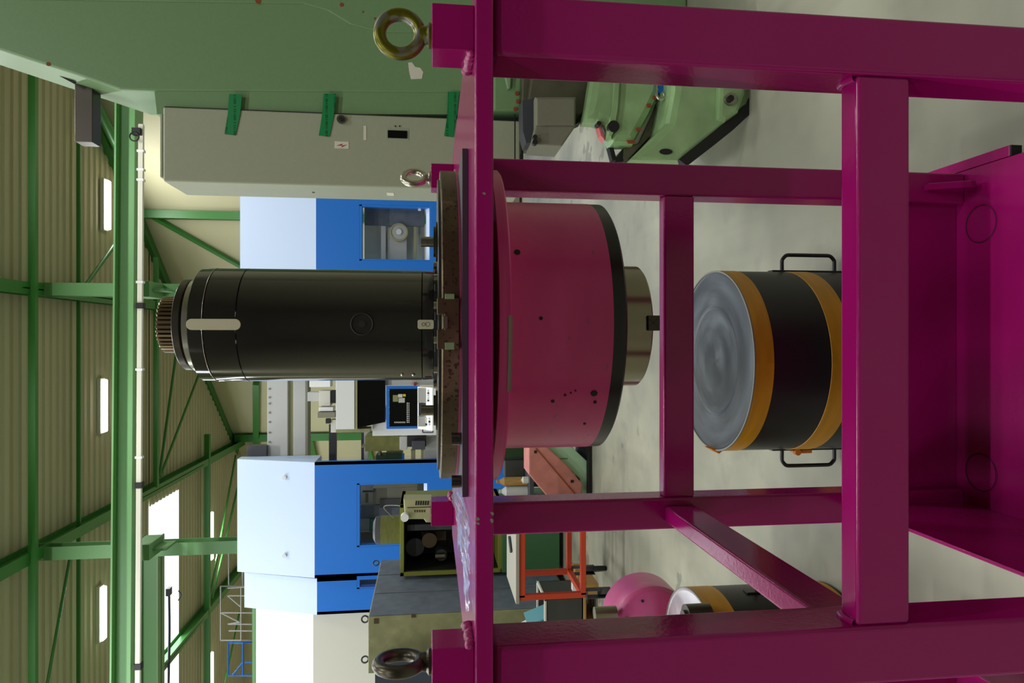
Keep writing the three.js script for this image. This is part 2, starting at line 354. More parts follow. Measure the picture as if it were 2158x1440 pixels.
// crane columns and the crane girder
function crane_column(Y, D, label, top = HALL - 0.02) {
  const c = at(500, Y, D), t = thing('crane_column', label, 'column', V(c.x, 0, c.z), 'crane columns');
  part('shaft', [box(c.x - 0.12, c.x + 0.12, 0.03, top, c.z + 0.12, c.z + 0.15, 0), box(c.x - 0.12, c.x + 0.12, 0.03, top, c.z - 0.15, c.z - 0.12, 0), box(c.x - 0.012, c.x + 0.012, 0.03, top, c.z - 0.12, c.z + 0.12, 0)], M.beamGreen, t);
  part('base_plate', box(c.x - 0.25, c.x + 0.25, 0, 0.03, c.z - 0.25, c.z + 0.25, 0), M.beamGreen, t);
  return t;
}
{
  const c1 = crane_column(1149, 13.55, 'green steel column behind the left blue machine');
  const c2 = crane_column(614, 13.55, 'green steel column hidden behind the black spindle');
  for (const [Y, c] of [[1146, c1], [614, c2]]) {
    const q = at(330, Y, 13.3);
    part('bracket', [box(q.x - 0.14, q.x + 0.14, hAt(340, 13.3), hAt(305, 13.3), -13.4, -12.75, 0.005), box(q.x - 0.02, q.x + 0.02, hAt(368, 13.3), hAt(340, 13.3), -13.4, -12.9, 0.003)], M.beamGreen, c);
  }
  const a = at(262, 1440, 12.3), b = at(272, 240, 12.55), d = b.clone().sub(a).normalize();
  const A = a.clone().sub(d.clone().multiplyScalar(6)), B = b.clone().add(d.clone().multiplyScalar(3));
  const g = thing('crane_girder', 'long green crane girder spanning the whole hall above the machines', 'girder', V((A.x + B.x) / 2, A.y - 0.2, (A.z + B.z) / 2));
  part('web', bar(A, B, 0.05, 0.3, 0), M.beamGreen, g);
  const off = (dy, dz) => [A.clone().add(V(0, dy, dz)), B.clone().add(V(0, dy, dz))];
  part('bottom_flange', bar(...off(-0.16, 0.02), 0.34, 0.03, 0), M.beamGreen, g);
  part('top_flange', bar(...off(0.16, 0), 0.3, 0.03, 0), M.beamGreen, g);
    const s0 = at(291, 1440, 12.1), s1 = at(298, 262, 12.35), ds = s1.clone().sub(s0).normalize();
  const cr = part('power_rail', bar(s0.clone().sub(ds.clone().multiplyScalar(5)), s1, 0.06, 0.085, 0.01), M.trunk, g, 'thin white power rail');
  for (const Y of [650, 1028, 1405]) { const q = s0.clone().lerp(s1, (1440 - Y) / (1440 - 262)); part('clip', box(q.x - 0.05, q.x + 0.05, q.y - 0.06, q.y + 0.06, q.z - 0.06, q.z + 0.05), M.blackMatt, cr); }
  for (const Y of [600, 785, 970, 360, 320, 382]) { const q = s0.clone().lerp(s1, (1440 - Y) / (1440 - 262)); part('joint', box(q.x - 0.02, q.x + 0.02, q.y - 0.055, q.y + 0.06, q.z - 0.05, q.z + 0.04), M.white, cr); }
  const e = at(290, 278, 12.3);
  part('end_box', box(e.x - 0.06, e.x + 0.06, e.y - 0.06, e.y + 0.08, e.z - 0.05, e.z + 0.05), M.blackMatt, cr);
  const lp = at(283, 288, 12.25), cg = new THREE.TorusGeometry(0.075, 0.012, 8, 24); cg.translate(lp.x, lp.y, lp.z);
  part('cable_loop', cg, M.blackMatt, cr);
  // runway beyond the left column
  const r0 = at(318, 1150, 15.2), r1 = at(318, 1440, 15.2);
  single('runway_beam', ibeam(V(r1.x - 6, r1.y, r1.z), V(r0.x + 0.2, r0.y, r0.z), 0.36, 0.42, 0.03), M.beamGreen, 'green runway beam left of the green column, below the roof light', 'beam');
}
// ceiling lights
function ceilingLight(X, Y0, Y1, y, label, power = TUBE_L, group = 'fluorescent ceiling lights') {
  const a = onY(X, Y1, y), b = onY(X, Y0, y), L = b.x - a.x, t = thing('ceiling_light', label, 'light', V((a.x + b.x) / 2, y, a.z), group);
  part('housing', box(a.x - 0.03, b.x + 0.03, y + 0.04, y + 0.12, a.z - 0.12, a.z + 0.12, 0.01), M.offWhite, t);
  part('diffuser', box(a.x, b.x, y - 0.03, y + 0.04, a.z - 0.1, a.z + 0.1, 0.03), M.tubeGlow, t);
  rectLight((a.x + b.x) / 2, y - 0.035, a.z, L, 0.18, power, 0xffffff);
}
ceilingLight(228, 380, 484, HALL - 0.12, 'fluorescent ceiling light nearest the green machine, right of the spindle');
ceilingLight(221, 800, 911, HALL - 0.12, 'fluorescent ceiling light in the middle, directly left of the spindle gear');
ceilingLight(219, 1237, 1349, HALL - 0.12, 'fluorescent ceiling light at far left above the roof light strip');
ceilingLight(447, 1080, 1180, HALL - 0.12, 'distant ceiling light seen side-on above the left blue machine');
ceilingLight(447, 1376, 1476, HALL - 0.12, 'distant ceiling light seen side-on at the left edge of the picture');
ceilingLight(288, 268, 350, HALL - 1.6, 'ceiling light behind the girder washing the cream wall', TUBE_L);
// the same lamps go on overhead and behind the photographer: rows along the hall
[['in front of the blue machines', -10.9], ['behind the stand', -5.2], ['above the photographer', 0.4], ['behind the photographer', 6.0]].forEach(([where, z]) => [-10.6, -6.05, -1.43, 3.05].forEach((x, i) => {
  const y = HALL - 0.12, t = thing('ceiling_light', ['leftmost', 'second', 'third', 'rightmost'][i] + ' fluorescent ceiling light of the row ' + where + ', outside the picture', 'light', V(x, y, z), 'fluorescent ceiling lights');
  part('housing', box(x - 0.78, x + 0.78, y + 0.04, y + 0.12, z - 0.12, z + 0.12, 0.01), M.offWhite, t);
  part('diffuser', box(x - 0.75, x + 0.75, y - 0.03, y + 0.04, z - 0.1, z + 0.1, 0.03), M.tubeGlow, t);
  rectLight(x, y - 0.035, z, 1.5, 0.18, TUBE_L, 0xffffff);
}));
// cable on the roof light
single('hanging_cable', [tube([at(355, 1440, 19.2), at(357, 1330, 19.2), at(356, 1245, 19.2)], 0.035, 20), box(at(352, 1247, 19.2).x - 0.1, at(352, 1247, 19.2).x + 0.1, hAt(360, 19.2), hAt(352, 19.2), -19.3, -19.1), tube([at(376, 1245, 19.2), at(381, 1254, 19.2), at(376, 1266, 19.2)], 0.018, 12)], M.greyDark, 'thin dark cable run in front of the bright roof light', 'cable');

// ------------------------------------------------------------------ the magenta stand
const SX = -0.0126, DF = 0.861, DB = 1.636, INN = 0.381, TW = 0.08, PT = 1.6 - 0.0565, PB = 1.6 - 0.080, SH = 0.184;
{
  const t = thing('stand', 'magenta painted steel stand carrying the black and pink spindle', 'stand', V(SX, 0, -(DF + DB) / 2));
  const legX = INN + TW / 2;
  for (const [sx, D] of [[-1, DF], [1, DF], [-1, DB], [1, DB]]) {
    const x = SX + sx * legX;
    const leg = part('leg', box(x - TW / 2, x + TW / 2, SH + 0.001, PB - 0.0005, -D, -D - TW, 0.007), M.magenta, t);
  }
  part('top_plate', box(SX - legX - 0.06, SX + legX + 0.06, PB, PT, -0.849, -1.735, 0.003), M.magenta, t);
  // rails: front, back and left
  const yT = 1.6 - 0.586, yB = yT - 0.08;
  part('front_rail', box(SX - INN - 0.001, SX + INN + 0.001, yB, yT, -0.866, -0.906, 0.006), M.magenta, t);
  part('back_rail', box(SX - INN - 0.001, SX + INN + 0.001, yB, yT, -DB - 0.004, -DB - 0.044, 0.006), M.magenta, t);
  part('side_rail', box(SX - INN - 0.02, SX - INN - 0.06, yB, yT, -DF - TW + 0.001, -DB - 0.001, 0.006), M.magenta, t);
  // fillet welds where the front rail meets the legs
  for (const s of [-1, 1]) part('weld', tube([V(SX + s * (INN - 0.002), yT, -0.87), V(SX + s * (INN - 0.001), yT + 0.003, -0.89), V(SX + s * (INN - 0.002), yT, -0.905)], 0.006, 10), M.weld, t);
  // base: shelf, back panel, fork bar, runners
  const L0 = -0.47, R0 = onY(2115, 334, SH).x;
  part('shelf', box(L0, R0, SH - 0.012, SH, -0.86, -1.93, 0.002), M.magenta, t);
  part('side_panel', box(-0.436, -0.428, SH, 1.6 - 1.09, -DF - TW - 0.001, -DB - 0.001, 0.001), M.magenta, t);
  part('back_panel', box(SX - INN - 0.001, SX + INN + 0.001, SH, 0.45, -DB - 0.03, -DB - 0.042, 0.002), M.magenta, t);
  const f0 = onY(1985, 357, SH + 0.0).z, f1 = onY(2125, 305, SH).z, fx = onY(2125, 305, SH).x;
  part('fork_bar', box(R0 + 0.002, fx, SH - 0.035, SH - 0.003, f1, -1.93, 0.002), M.magenta, t);
  part('fork_bar_end', box(R0 + 0.003, fx - 0.001, SH - 0.034, SH - 0.004, f1 + 0.004, f1, 0.001), M.blackMatt, t, 'dark cut end of the bar');
  for (const x of [L0 + 0.06, R0 - 0.06]) part('runner', box(x - 0.06, x + 0.06, 0, SH - 0.012, -0.88, -1.9, 0.004), M.magenta, t);
  { const s = new THREE.Shape([[0, SH], [0.055, SH + 0.02], [0.055, SH + 0.03], [0.012, SH + 0.115], [0, SH + 0.115]].map(([u, v]) => new THREE.Vector2(u, v)));
    const g = new THREE.ExtrudeGeometry(s, { depth: 0.014, bevelEnabled: true, bevelThickness: 0.002, bevelSize: 0.002, bevelSegments: 1 }); g.rotateY(-Math.PI / 2); g.translate(SX + INN + 0.045, 0.002, -DB + 0.001);
    part('gusset', metreUV(flat(g)), M.magenta, t); }
  // bare spots where the paint is knocked off
  for (const [X, Y, w, h] of [[1020, 408, 4, 3], [1006, 1094, 5, 4], [1037, 1083, 4, 4], [1036, 1098, 4, 5], [1007, 1104, 4, 3]]) part('paint_chip', prism([[X - w, Y - h * 0.4], [X - w * 0.2, Y - h], [X + w * 0.8, Y - h * 0.5], [X + w, Y + h * 0.6], [X, Y + h]], 0.8488, 0.0012, 0), M.bare, t);
  // lifting blocks with welds, eye bolts
  const blocks = [[-1, DF + 0.003, 0.392 - 0.0126 * 0], [1, DF + 0.003, 0.373], [-1, DB + 0.004, 0.388], [1, DB + 0.004, 0.372]];
  const topY = 1.6 - 0.0024, bs = 0.059;
  blocks.forEach(([s, D, xi], i) => {
    const x0 = s * xi, x1 = s * (xi + bs), xc = (x0 + x1) / 2, zc = -D - bs / 2;
    const b = part('lifting_block', box(x0, x1, PT, topY, -D, -D - bs, 0.0015), M.magenta, t);
    const wp = []; const k = 26;
    for (let j = 0; j <= k; j++) { const q = j / k; wp.push(V(s * (xi - 0.004) + rnd(-0.001, 0.001), PT + 0.005 + rnd(-0.002, 0.002), -D + 0.004 - q * (bs + 0.008))); }
    part('weld', wp.map((q) => { const s = new THREE.SphereGeometry(0.0045 * rnd(0.8, 1.35), 10, 7); s.scale(1, 1.25, 1); s.translate(q.x, q.y, q.z); return flat(s); }), M.weld, b);
    if (i === 2) return;
    // eye bolt
    const turn = [1.62, 0.05, 0, 0.75][i], R = [0.027, 0.0262, 0, 0.026][i], rr = 0.0085;
    const eye = thing('eye', '', '', V(0, 0, 0)); scene.remove(eye); names.set('eye', 0);
    const yc = topY + 0.010 + R + rr * 0.6;
    const ring = new THREE.TorusGeometry(R, rr, 16, 48); ring.rotateY(turn); ring.translate(xc, yc, zc);
    const neck = lathe([[0, topY], [0.0165, topY], [0.0165, topY + 0.004], [0.0125, topY + 0.007], [0.0115, topY + 0.016], [0, topY + 0.018]], xc, zc, 24);
    part('eye_bolt', [flat(ring), neck], i === 0 ? M.eyeDark : i === 1 ? M.eyeYellow : M.eyeRed, t, ['dark worn steel eye bolt', 'bright eye bolt with worn yellow paint', '', 'bright eye bolt with red neck'][i]);
  });
  // thin wire rings lying on the shelf
  for (const Y of [472, 996]) { const c = onY(2066, Y, SH + 0.003), g = new THREE.TorusGeometry(0.048, 0.0009, 8, 40); g.rotateX(Math.PI / 2); g.translate(c.x, c.y, c.z);
    single('wire_ring', flat(g), M.blackMatt, Y < 720 ? 'thin wire ring on the stand shelf at right' : 'thin wire ring on the stand shelf at left', 'ring', 'wire rings on the shelf'); }
}

// ------------------------------------------------------------------ the spindle through the stand
{
  const AX = 0.0308, AZ = -1.3, y = (X, R) => hAt(X, 1.3 - R);         // height of what shows at X on the near side of a cylinder
  const RB = 0.1042, RF = 0.288, ST = 1.6 - 0.0473;
  const yEnd = y(1378, 0.118);
  const t = thing('spindle', 'black milling spindle with steel flange and pink drum below the plate', 'spindle', V(AX, yEnd, AZ));
  const front = (X, R, off = 0) => V(AX, y(X, R), AZ + R + off);
  // gear
  {
    const R = 0.0505, n = 40, s = new THREE.Shape();
    for (let i = 0; i < n; i++) { const a = i / n * 2 * Math.PI, q = 2 * Math.PI / n; for (const [k, rr] of [[0, R - 0.006], [0.18, R], [0.5, R], [0.68, R - 0.006]]) { const p = [rr * Math.cos(a + k * q), rr * Math.sin(a + k * q)]; i + k === 0 ? s.moveTo(...p) : s.lineTo(...p); } }
    const y0 = y(366, 0.05), y1 = y(327, 0.05);
    const g = new THREE.ExtrudeGeometry(s, { depth: y1 - y0 - 0.002, bevelEnabled: true, bevelThickness: 0.001, bevelSize: 0.001, bevelSegments: 1 });
    g.rotateX(-Math.PI / 2); g.translate(AX, y0 + 0.001, AZ);
    part('gear', [flat(g)], M.gear, t);
  }
  part('collar', lathe([[0, y(377, 0.083)], [0.079, y(377, 0.083)], [0.083, y(375, 0.083)], [0.083, y(361, 0.083)], [0.081, y(359, 0.083)], [0.05, y(359, 0.083)]], AX, AZ), M.collar, t);
  part('neck', lathe([[0, y(400, 0.085)], [0.085, y(400, 0.085)], [0.085, y(381, 0.085)], [0.07, y(380, 0.083)], [0.07, y(376, 0.083)]], AX, AZ), M.steelBright, t);
  // body with turned grooves
  const gr = (X, w = 0.0012, d = 0.002) => { const c = y(X, RB); return [[RB, c + w], [RB - d, c], [RB, c - w]]; };
  const prof = [[0.05, y(394, 0.097)], [0.097, y(394, 0.097)], [0.1, y(394, 0.097)], [RB - 0.0012, y(394, 0.097) - 0.002], ...gr(426), ...gr(496), ...gr(889, 0.001, 0.002), [RB, y(890, RB) - 0.004], [RB - 0.001, y(913, RB)], [RB - 0.004, y(914, RB)], [RB - 0.004, y(931, RB)]];
  const body = part('body', lathe(prof.slice().reverse(), AX, AZ, 128), M.blackOxide, t, 'glossy black cylinder');
  // bright chamfer ring of the top edge
  for (const [X, r0] of [[394.5, 0.1], [424.5, RB - 0.0004]]) { const g = new THREE.TorusGeometry(r0, 0.0007, 6, 128); g.rotateX(Math.PI / 2); g.translate(AX, y(X, r0), AZ); part('bright_edge', flat(g), M.steelBright, body, 'bright worn edge'); }
  // key strip, plug, stamped key and small screws
  const rr = (w, h, r, d) => { const s = new THREE.Shape(); s.moveTo(-w + r, -h); s.lineTo(w - r, -h); s.absarc(w - r, -h + r, r, -Math.PI / 2, 0); s.lineTo(w, h - r); s.absarc(w - r, h - r, r, 0, Math.PI / 2); s.lineTo(-w + r, h); s.absarc(-w + r, h - r, r, Math.PI / 2, Math.PI); s.lineTo(-w, -h + r); s.absarc(-w + r, -h + r, r, Math.PI, 1.5 * Math.PI); return new THREE.ExtrudeGeometry(s, { depth: d, bevelEnabled: true, bevelThickness: 0.0004, bevelSize: 0.0004, bevelSegments: 1 }); };
  const place = (g, X, Y, R, off) => { const p = at(X, Y, 1.3 - R), ang = Math.asin(clamp((p.x - AX) / R, -1, 1)); g.rotateY(ang); g.translate(AX + Math.sin(ang) * (R + off), p.y, AZ + Math.cos(ang) * (R + off)); return flat(g); };
  const k0 = y(393, RB), k1 = y(507, RB);
  { const g = rr(0.0091, (k0 - k1) / 2, 0.0088, 0.016); part('key', place(g, (393 + 507) / 2, 684, RB, -0.0158), M.keySilver, body, 'pale metal key strip'); }
  { const g = rr(0.0078, (y(881, RB) - y(914, RB)) / 2, 0.003, 0.006); part('stamped_key', place(g, 897.5, 684, RB, -0.0052), M.keySilver, body, 'small pale key with stamped figures'); }
  for (const [X, r0] of [[892, 0.0028], [901, 0.0036]]) part('stamp', place(new THREE.TorusGeometry(r0, 0.0005, 6, 24), X, 684, RB, 0.0012), M.wornStamp, body);
  { const c = new THREE.CylinderGeometry(0.0165, 0.0165, 0.004, 40); c.rotateX(Math.PI / 2); part('plug', place(c, 763, 683, RB, -0.0016), M.blackOxide, body);
    const ri = new THREE.TorusGeometry(0.0185, 0.0016, 8, 48); part('plug_seat', place(ri, 763, 683, RB, 0.0), M.blackMatt, body);
    const h = new THREE.CylinderGeometry(0.0065, 0.0065, 0.003, 6); h.rotateX(Math.PI / 2); part('hexagon_socket', place(h, 763, 683, RB, 0.0), M.blackMatt, body); }
  for (const [X, Y] of [[845, 793], [870, 793]]) { const c = new THREE.SphereGeometry(0.0035, 12, 8); part('screw', place(c, X, Y, RB, 0), M.steelBright, body); }
  // black castellated foot ring and clamp screws around the body
  {
    const geos = [lathe([[RB - 0.004, y(914, RB)], [RB + 0.002, y(914, RB)], [RB + 0.002, y(922, RB)], [RB - 0.004, y(922, RB)]], AX, AZ)];
    for (let i = 0; i < 24; i++) { const a = i / 24 * 2 * Math.PI, q = 0.5; if (i % 2) continue; const g = new RoundedBoxGeometry(0.017, 0.018, 0.016, 1, 0.002); g.translate(0, 0, RB - 0.002); g.rotateY(a + 0.13); g.translate(AX, y(926, RB), AZ); geos.push(flat(g)); }
    part('foot_ring', geos, M.blackMatt, t);
    for (let i = 0; i < 12; i++) { const a = (i + 0.5) / 12 * 2 * Math.PI + 0.02, p = V(AX + Math.sin(a) * (RB + 0.012), 1.6 - 0.0176, AZ + Math.cos(a) * (RB + 0.012)); part('clamp_screw', drum(p, 0.007, 0.011, 12), M.steelBright, t); }
  }
  // steel flange
  const FT = 1.6 - 0.0176, FB = 1.6 - 0.0458;
  const fl = part('flange', metreUV(lathe([[0, FB], [RF - 0.002, FB], [RF, FB + 0.002], [RF, FT - 0.002], [RF - 0.0015, FT], [0, FT]], AX, AZ, 160)), M.flangeSteel, t, 'brown worn steel flange');
  part('flange_step', lathe([[0, FT], [RF - 0.016, FT], [RF - 0.016, FT + 0.004], [RF - 0.05, FT + 0.0045], [0, FT + 0.0045]], AX, AZ, 120), M.collar, t);
  part('pink_shim', lathe([[0, FB - 0.0015], [RF + 0.004, FB - 0.0015], [RF + 0.004, FB + 0.0015], [0, FB + 0.0015]], AX, AZ, 120), M.pink, t);
  { // boss on the near side of the flange, notched for the key
    const z0 = AZ + RF - 0.02, z1 = AZ + RF + 0.006, px = (Y) => at(940, Y, 1.3 - RF).x, yt = hAt(921, 1.006), ym = hAt(936, 1.006), yb = FB + 0.002;
    part('boss', [box(px(663), px(629), ym - 0.003, yt, z0, z1, 0.0015), box(px(736), px(695), ym - 0.003, yt, z0, z1, 0.0015), box(px(736), px(629), yb, ym, z0, z1, 0.0015)], M.flangeSteel, t);
    part('boss_key', box(px(692), px(667), hAt(944, 1.0), hAt(933, 1.0), z1 - 0.004, z1 + 0.0015, 0.001), M.steel, t);
    for (const [Y0, Y1] of [[620, 631], [722, 737]]) part('paint_patch', box(px(Y1), px(Y0), hAt(958, 1.0), hAt(938, 1.0), z1 - 0.012, z1 + 0.0004, 0.0005), M.sage, t, 'dull green paint remains');
  }
  // dowel pins standing on the flange
  for (const Y of [510, 865]) {
    const p = at(915, Y, 1.17), y0 = FT + 0.0045;
    part('dowel_pin', drum(V(p.x, y0, p.z), 0.0088, hAt(887, 1.16) - y0, 24), M.steel, t);
    part('pin_seat', lathe([[0, y0], [0.034, y0], [0.034, y0 + 0.003], [0.026, y0 + 0.003], [0.026, y0 + 0.007], [0, y0 + 0.007]], p.x, p.z, 40), M.collar, t);
  }
  // spacer plate and its screws
  const xs0 = at(980, 1048, 0.998).x, xs1 = at(980, 313, 0.998).x;
  { const c = 0.0, s = new THREE.Shape([[xs0, -0.998], [xs1, -0.998], [xs1, -1.6], [xs0, -1.6]].map(([a, b]) => new THREE.Vector2(a, -b)));
    const g = new THREE.ExtrudeGeometry(s, { depth: ST - PT - 0.0006, bevelEnabled: false }); g.rotateX(-Math.PI / 2); g.translate(0, PT + 0.0003, 0); g.applyMatrix4(new THREE.Matrix4().makeScale(1, 1, 1));
    part('spacer_plate', metreUV(flat(g)), M.spacer, t); }
  for (const Y of [925, 1015]) { const p = at(971, Y, 1.03); part('cap_screw', [drum(V(p.x, ST, p.z), 0.0095, 0.0145, 24)], M.blackOxide, t); }
  // underneath: hub, pink flange, pink drum, black band, shaft
  const uT = 1.6 - 0.1036, uB = 1.6 - 0.1237;
  part('hub', lathe([[0, uT - 0.001], [0.2, uT - 0.001], [0.2, PB - 0.0005], [0, PB - 0.0005]], AX, AZ), M.blackMatt, t);
  part('pink_flange', lathe([[0, uB], [0.288, uB], [0.292, uB + 0.003], [0.292, uT - 0.001], [0.291, uT], [0, uT]], AX, AZ, 160), M.pinkWorn, t);
  { const g = new THREE.LatheGeometry([new THREE.Vector2(0.2885, uB - 0.0004), new THREE.Vector2(0.2925, uB + 0.003), new THREE.Vector2(0.2925, uB + 0.0065)], 40, -0.38, 0.41); g.translate(AX, 0, AZ); part('bare_edge', flat(g), M.bare, t, 'bare metal where the pink paint is rubbed off'); }
  const dB = y(1294, 0.235), bB = y(1325, 0.235), sB = y(1378, 0.118);
  part('pink_drum', lathe([[0, dB], [0.235, dB], [0.235, uB], [0, uB]], AX, AZ, 160), M.pinkWorn, t, 'dull pink drum with scuffs');
  part('black_band', lathe([[0, bB], [0.229, bB], [0.2345, bB + 0.004], [0.2345, dB], [0, dB]], AX, AZ, 160), M.black, t);
  part('shaft_end', lathe([[0, sB], [0.1145, sB], [0.118, sB + 0.003], [0.118, bB], [0, bB]], AX, AZ, 120), M.shaftSteel, t, 'polished steel shaft end');
  { const z1 = AZ + 0.118 + 0.006, px = (Y) => at(1378, Y, -z1).x; part('drive_key', [box(px(697), px(665), hAt(1391, -z1), hAt(1366, -z1), z1 - 0.03, z1, 0.001), ...[-1, 1].map((s) => { const c = at(1378, 681, -z1); const b = new THREE.BoxGeometry(0.0015, 0.024, 0.001); b.rotateZ(s * 0.75); b.translate(c.x, c.y, z1 + 0.0003); return flat(b); })], M.collar, t); }
  // holes and black spots on the drum
  for (const [X, Y, r] of [[1090, 530, 0.0052], [1140, 672, 0.003], [1252, 830, 0.0058], [1254, 850, 0.003], [1165, 848, 0.003], [1191, 834, 0.0022], [1232, 902, 0.0025], [1203, 829, 0.0016], [1213, 824, 0.0016]]) {
    const D = 1.3 - 0.235, p = at(X, Y, 1.085), ang = Math.asin(clamp((p.x - AX) / 0.235, -1, 1)), g = new THREE.CylinderGeometry(r, r, 0.002, 16); g.rotateX(Math.PI / 2); g.rotateY(ang);
    g.translate(AX + Math.sin(ang) * 0.235, hAt(X, 1.3 - 0.235 * Math.cos(ang)), AZ + Math.cos(ang) * 0.235); part('bolt_hole', flat(g), M.blackMatt, t);
  }
}

// ------------------------------------------------------------------ barrels
function barrel(c, R, top, label, bands, handleY, lidMat) {
  const t = thing('barrel', label, 'barrel', V(c.x, 0, c.z), 'black and yellow barrels');
  part('body', lathe([[0, 0], [R - 0.004, 0], [R, 0.004], [R, top - 0.004], [R - 0.003, top]], c.x, c.z, 128), M.barrel, t);
  part('lid', lathe([[R - 0.003, top], [R - 0.012, top - 0.003], [R * 0.62, top - 0.004], [R * 0.58, top - 0.008], [R * 0.3, top - 0.010], [0, top - 0.010]].reverse(), c.x, c.z, 128), lidMat, t, 'dull grey metal lid');
  for (const [b0, b1] of bands) part('yellow_band', lathe([[R, b0], [R + 0.0015, b0 + 0.001], [R + 0.0015, b1 - 0.001], [R, b1]], c.x, c.z, 128), M.yellow, t);
  part('rim', lathe([[R - 0.004, top - 0.001], [R + 0.002, top - 0.003], [R + 0.0016, top + 0.0015], [R - 0.004, top + 0.0015]], c.x, c.z, 128), M.lidEdge, t);
  for (const s of [-1, 1]) {
    const x = c.x + s * R, p = (dx, yy) => V(x + s * dx, yy, c.z + 0.02), [h0, h1] = handleY;
    const pts = [p(-0.004, h1), p(0.045, h1), p(0.062, h1 - 0.014), p(0.066, h1 - 0.03), p(0.066, h0 + 0.03), p(0.062, h0 + 0.014), p(0.045, h0), p(-0.004, h0)];
    part('handle', [tube(pts, 0.0075, 60, 8, 0.2), box(x - 0.004, x + 0.005, h1 + 0.05, h0 - 0.05, c.z, c.z + 0.04, 0.002)], M.barrel, t);
  }
  return t;
}
{
  const D = 2.5, Rr = at(1530, 570, D).x - at(1530, 950, D).x, R = Rr / 2 * 0.985, top = hAt(1501, D), cx = (at(1530, 570, D).x + at(1530, 950, D).x) / 2;
  const yf = (X) => hAt(X, D - R), b = barrel(V(cx, 0, -D), R, top, 'large black barrel with yellow bands standing behind the stand', [[yf(1632), top - 0.002], [yf(1800), yf(1753)]], [hAt(1758, D - 0.02), hAt(1648, D - 0.02)], M.lid);
  const q = at(1680, 948, D - 0.02);
  part('spout', [box(q.x - 0.012, q.x + 0.012, hAt(1700, D), hAt(1664, D), q.z - 0.02, q.z + 0.02, 0.004), disc(V(q.x - 0.006, hAt(1668, D), q.z + 0.02), 0.012, 0.02, 16)], M.rustOrange, b);
  const l = at(1512, 950, D); part('lid_lug', prism([[1497, 946], [1516, 957], [1524, 950], [1528, 944]], D - 0.03, 0.06, 0.002), M.rustOrange, b);
}
{
  const D = 2.52, q = at(1530, 1246, D), R = 0.33, top = hAt(1462, D), cx = q.x - R;
  const yf = (X) => hAt(X, D - 0.1);
  barrel(V(cx, 0, -D), R, top, 'second black and yellow barrel mostly hidden behind the left front leg', [[yf(1540), top - 0.002], [yf(1780), yf(1730)]], [0.2, 0.33], M.lidBright);
  const c = at(1500, 1285, D - 0.12);
  single('steel_plug', [drum(V(c.x - 0.02, top - 0.0035, -D + 0.14), 0.05, 0.09, 32), drum(V(c.x - 0.02, top + 0.086, -D + 0.14), 0.03, 0.012, 24)], M.collar, 'dark round steel plug standing on the second barrel lid', 'plug');
}
// second spindle part lying at the left: pink disc on a steel shaft
{
  const D = 2.95, c = at(1372, 1318, D), R = 0.185, t = thing('spare_spindle', 'pink spindle drum with steel shaft lying at left, behind the stand leg', 'spindle', V(c.x, 0, c.z));
  const g = new THREE.LatheGeometry([[0, 0.05], [0.1, 0.05], [R - 0.02, 0.04], [R, 0.025], [R, -0.16], [0, -0.16]].reverse().map(([a, b]) => new THREE.Vector2(a, b)), 72); g.rotateX(Math.PI / 2); g.translate(c.x, c.y, c.z);
  part('pink_drum', flat(g), M.pinkClean, t);
  for (const a of [1.15, 1.75, 2.4, 0.4]) part('bolt_hole', disc(V(c.x + Math.cos(a) * 0.14, c.y + Math.sin(a) * 0.14, c.z + 0.0455), 0.006, 0.006, 12), M.blackMatt, t);
  const s = at(1268, 1284, D - 0.05);
  part('shaft', [drum(V(s.x - 0.02, hAt(1292, D), s.z), 0.03, hAt(1247, D) - hAt(1292, D), 24)], M.shaftSteel, t);
  part('cradle', [box(c.x - 0.17, c.x + 0.09, 0, c.y - R + 0.02, c.z - 0.14, c.z - 0.02, 0.004)], M.greyDark, t);
}

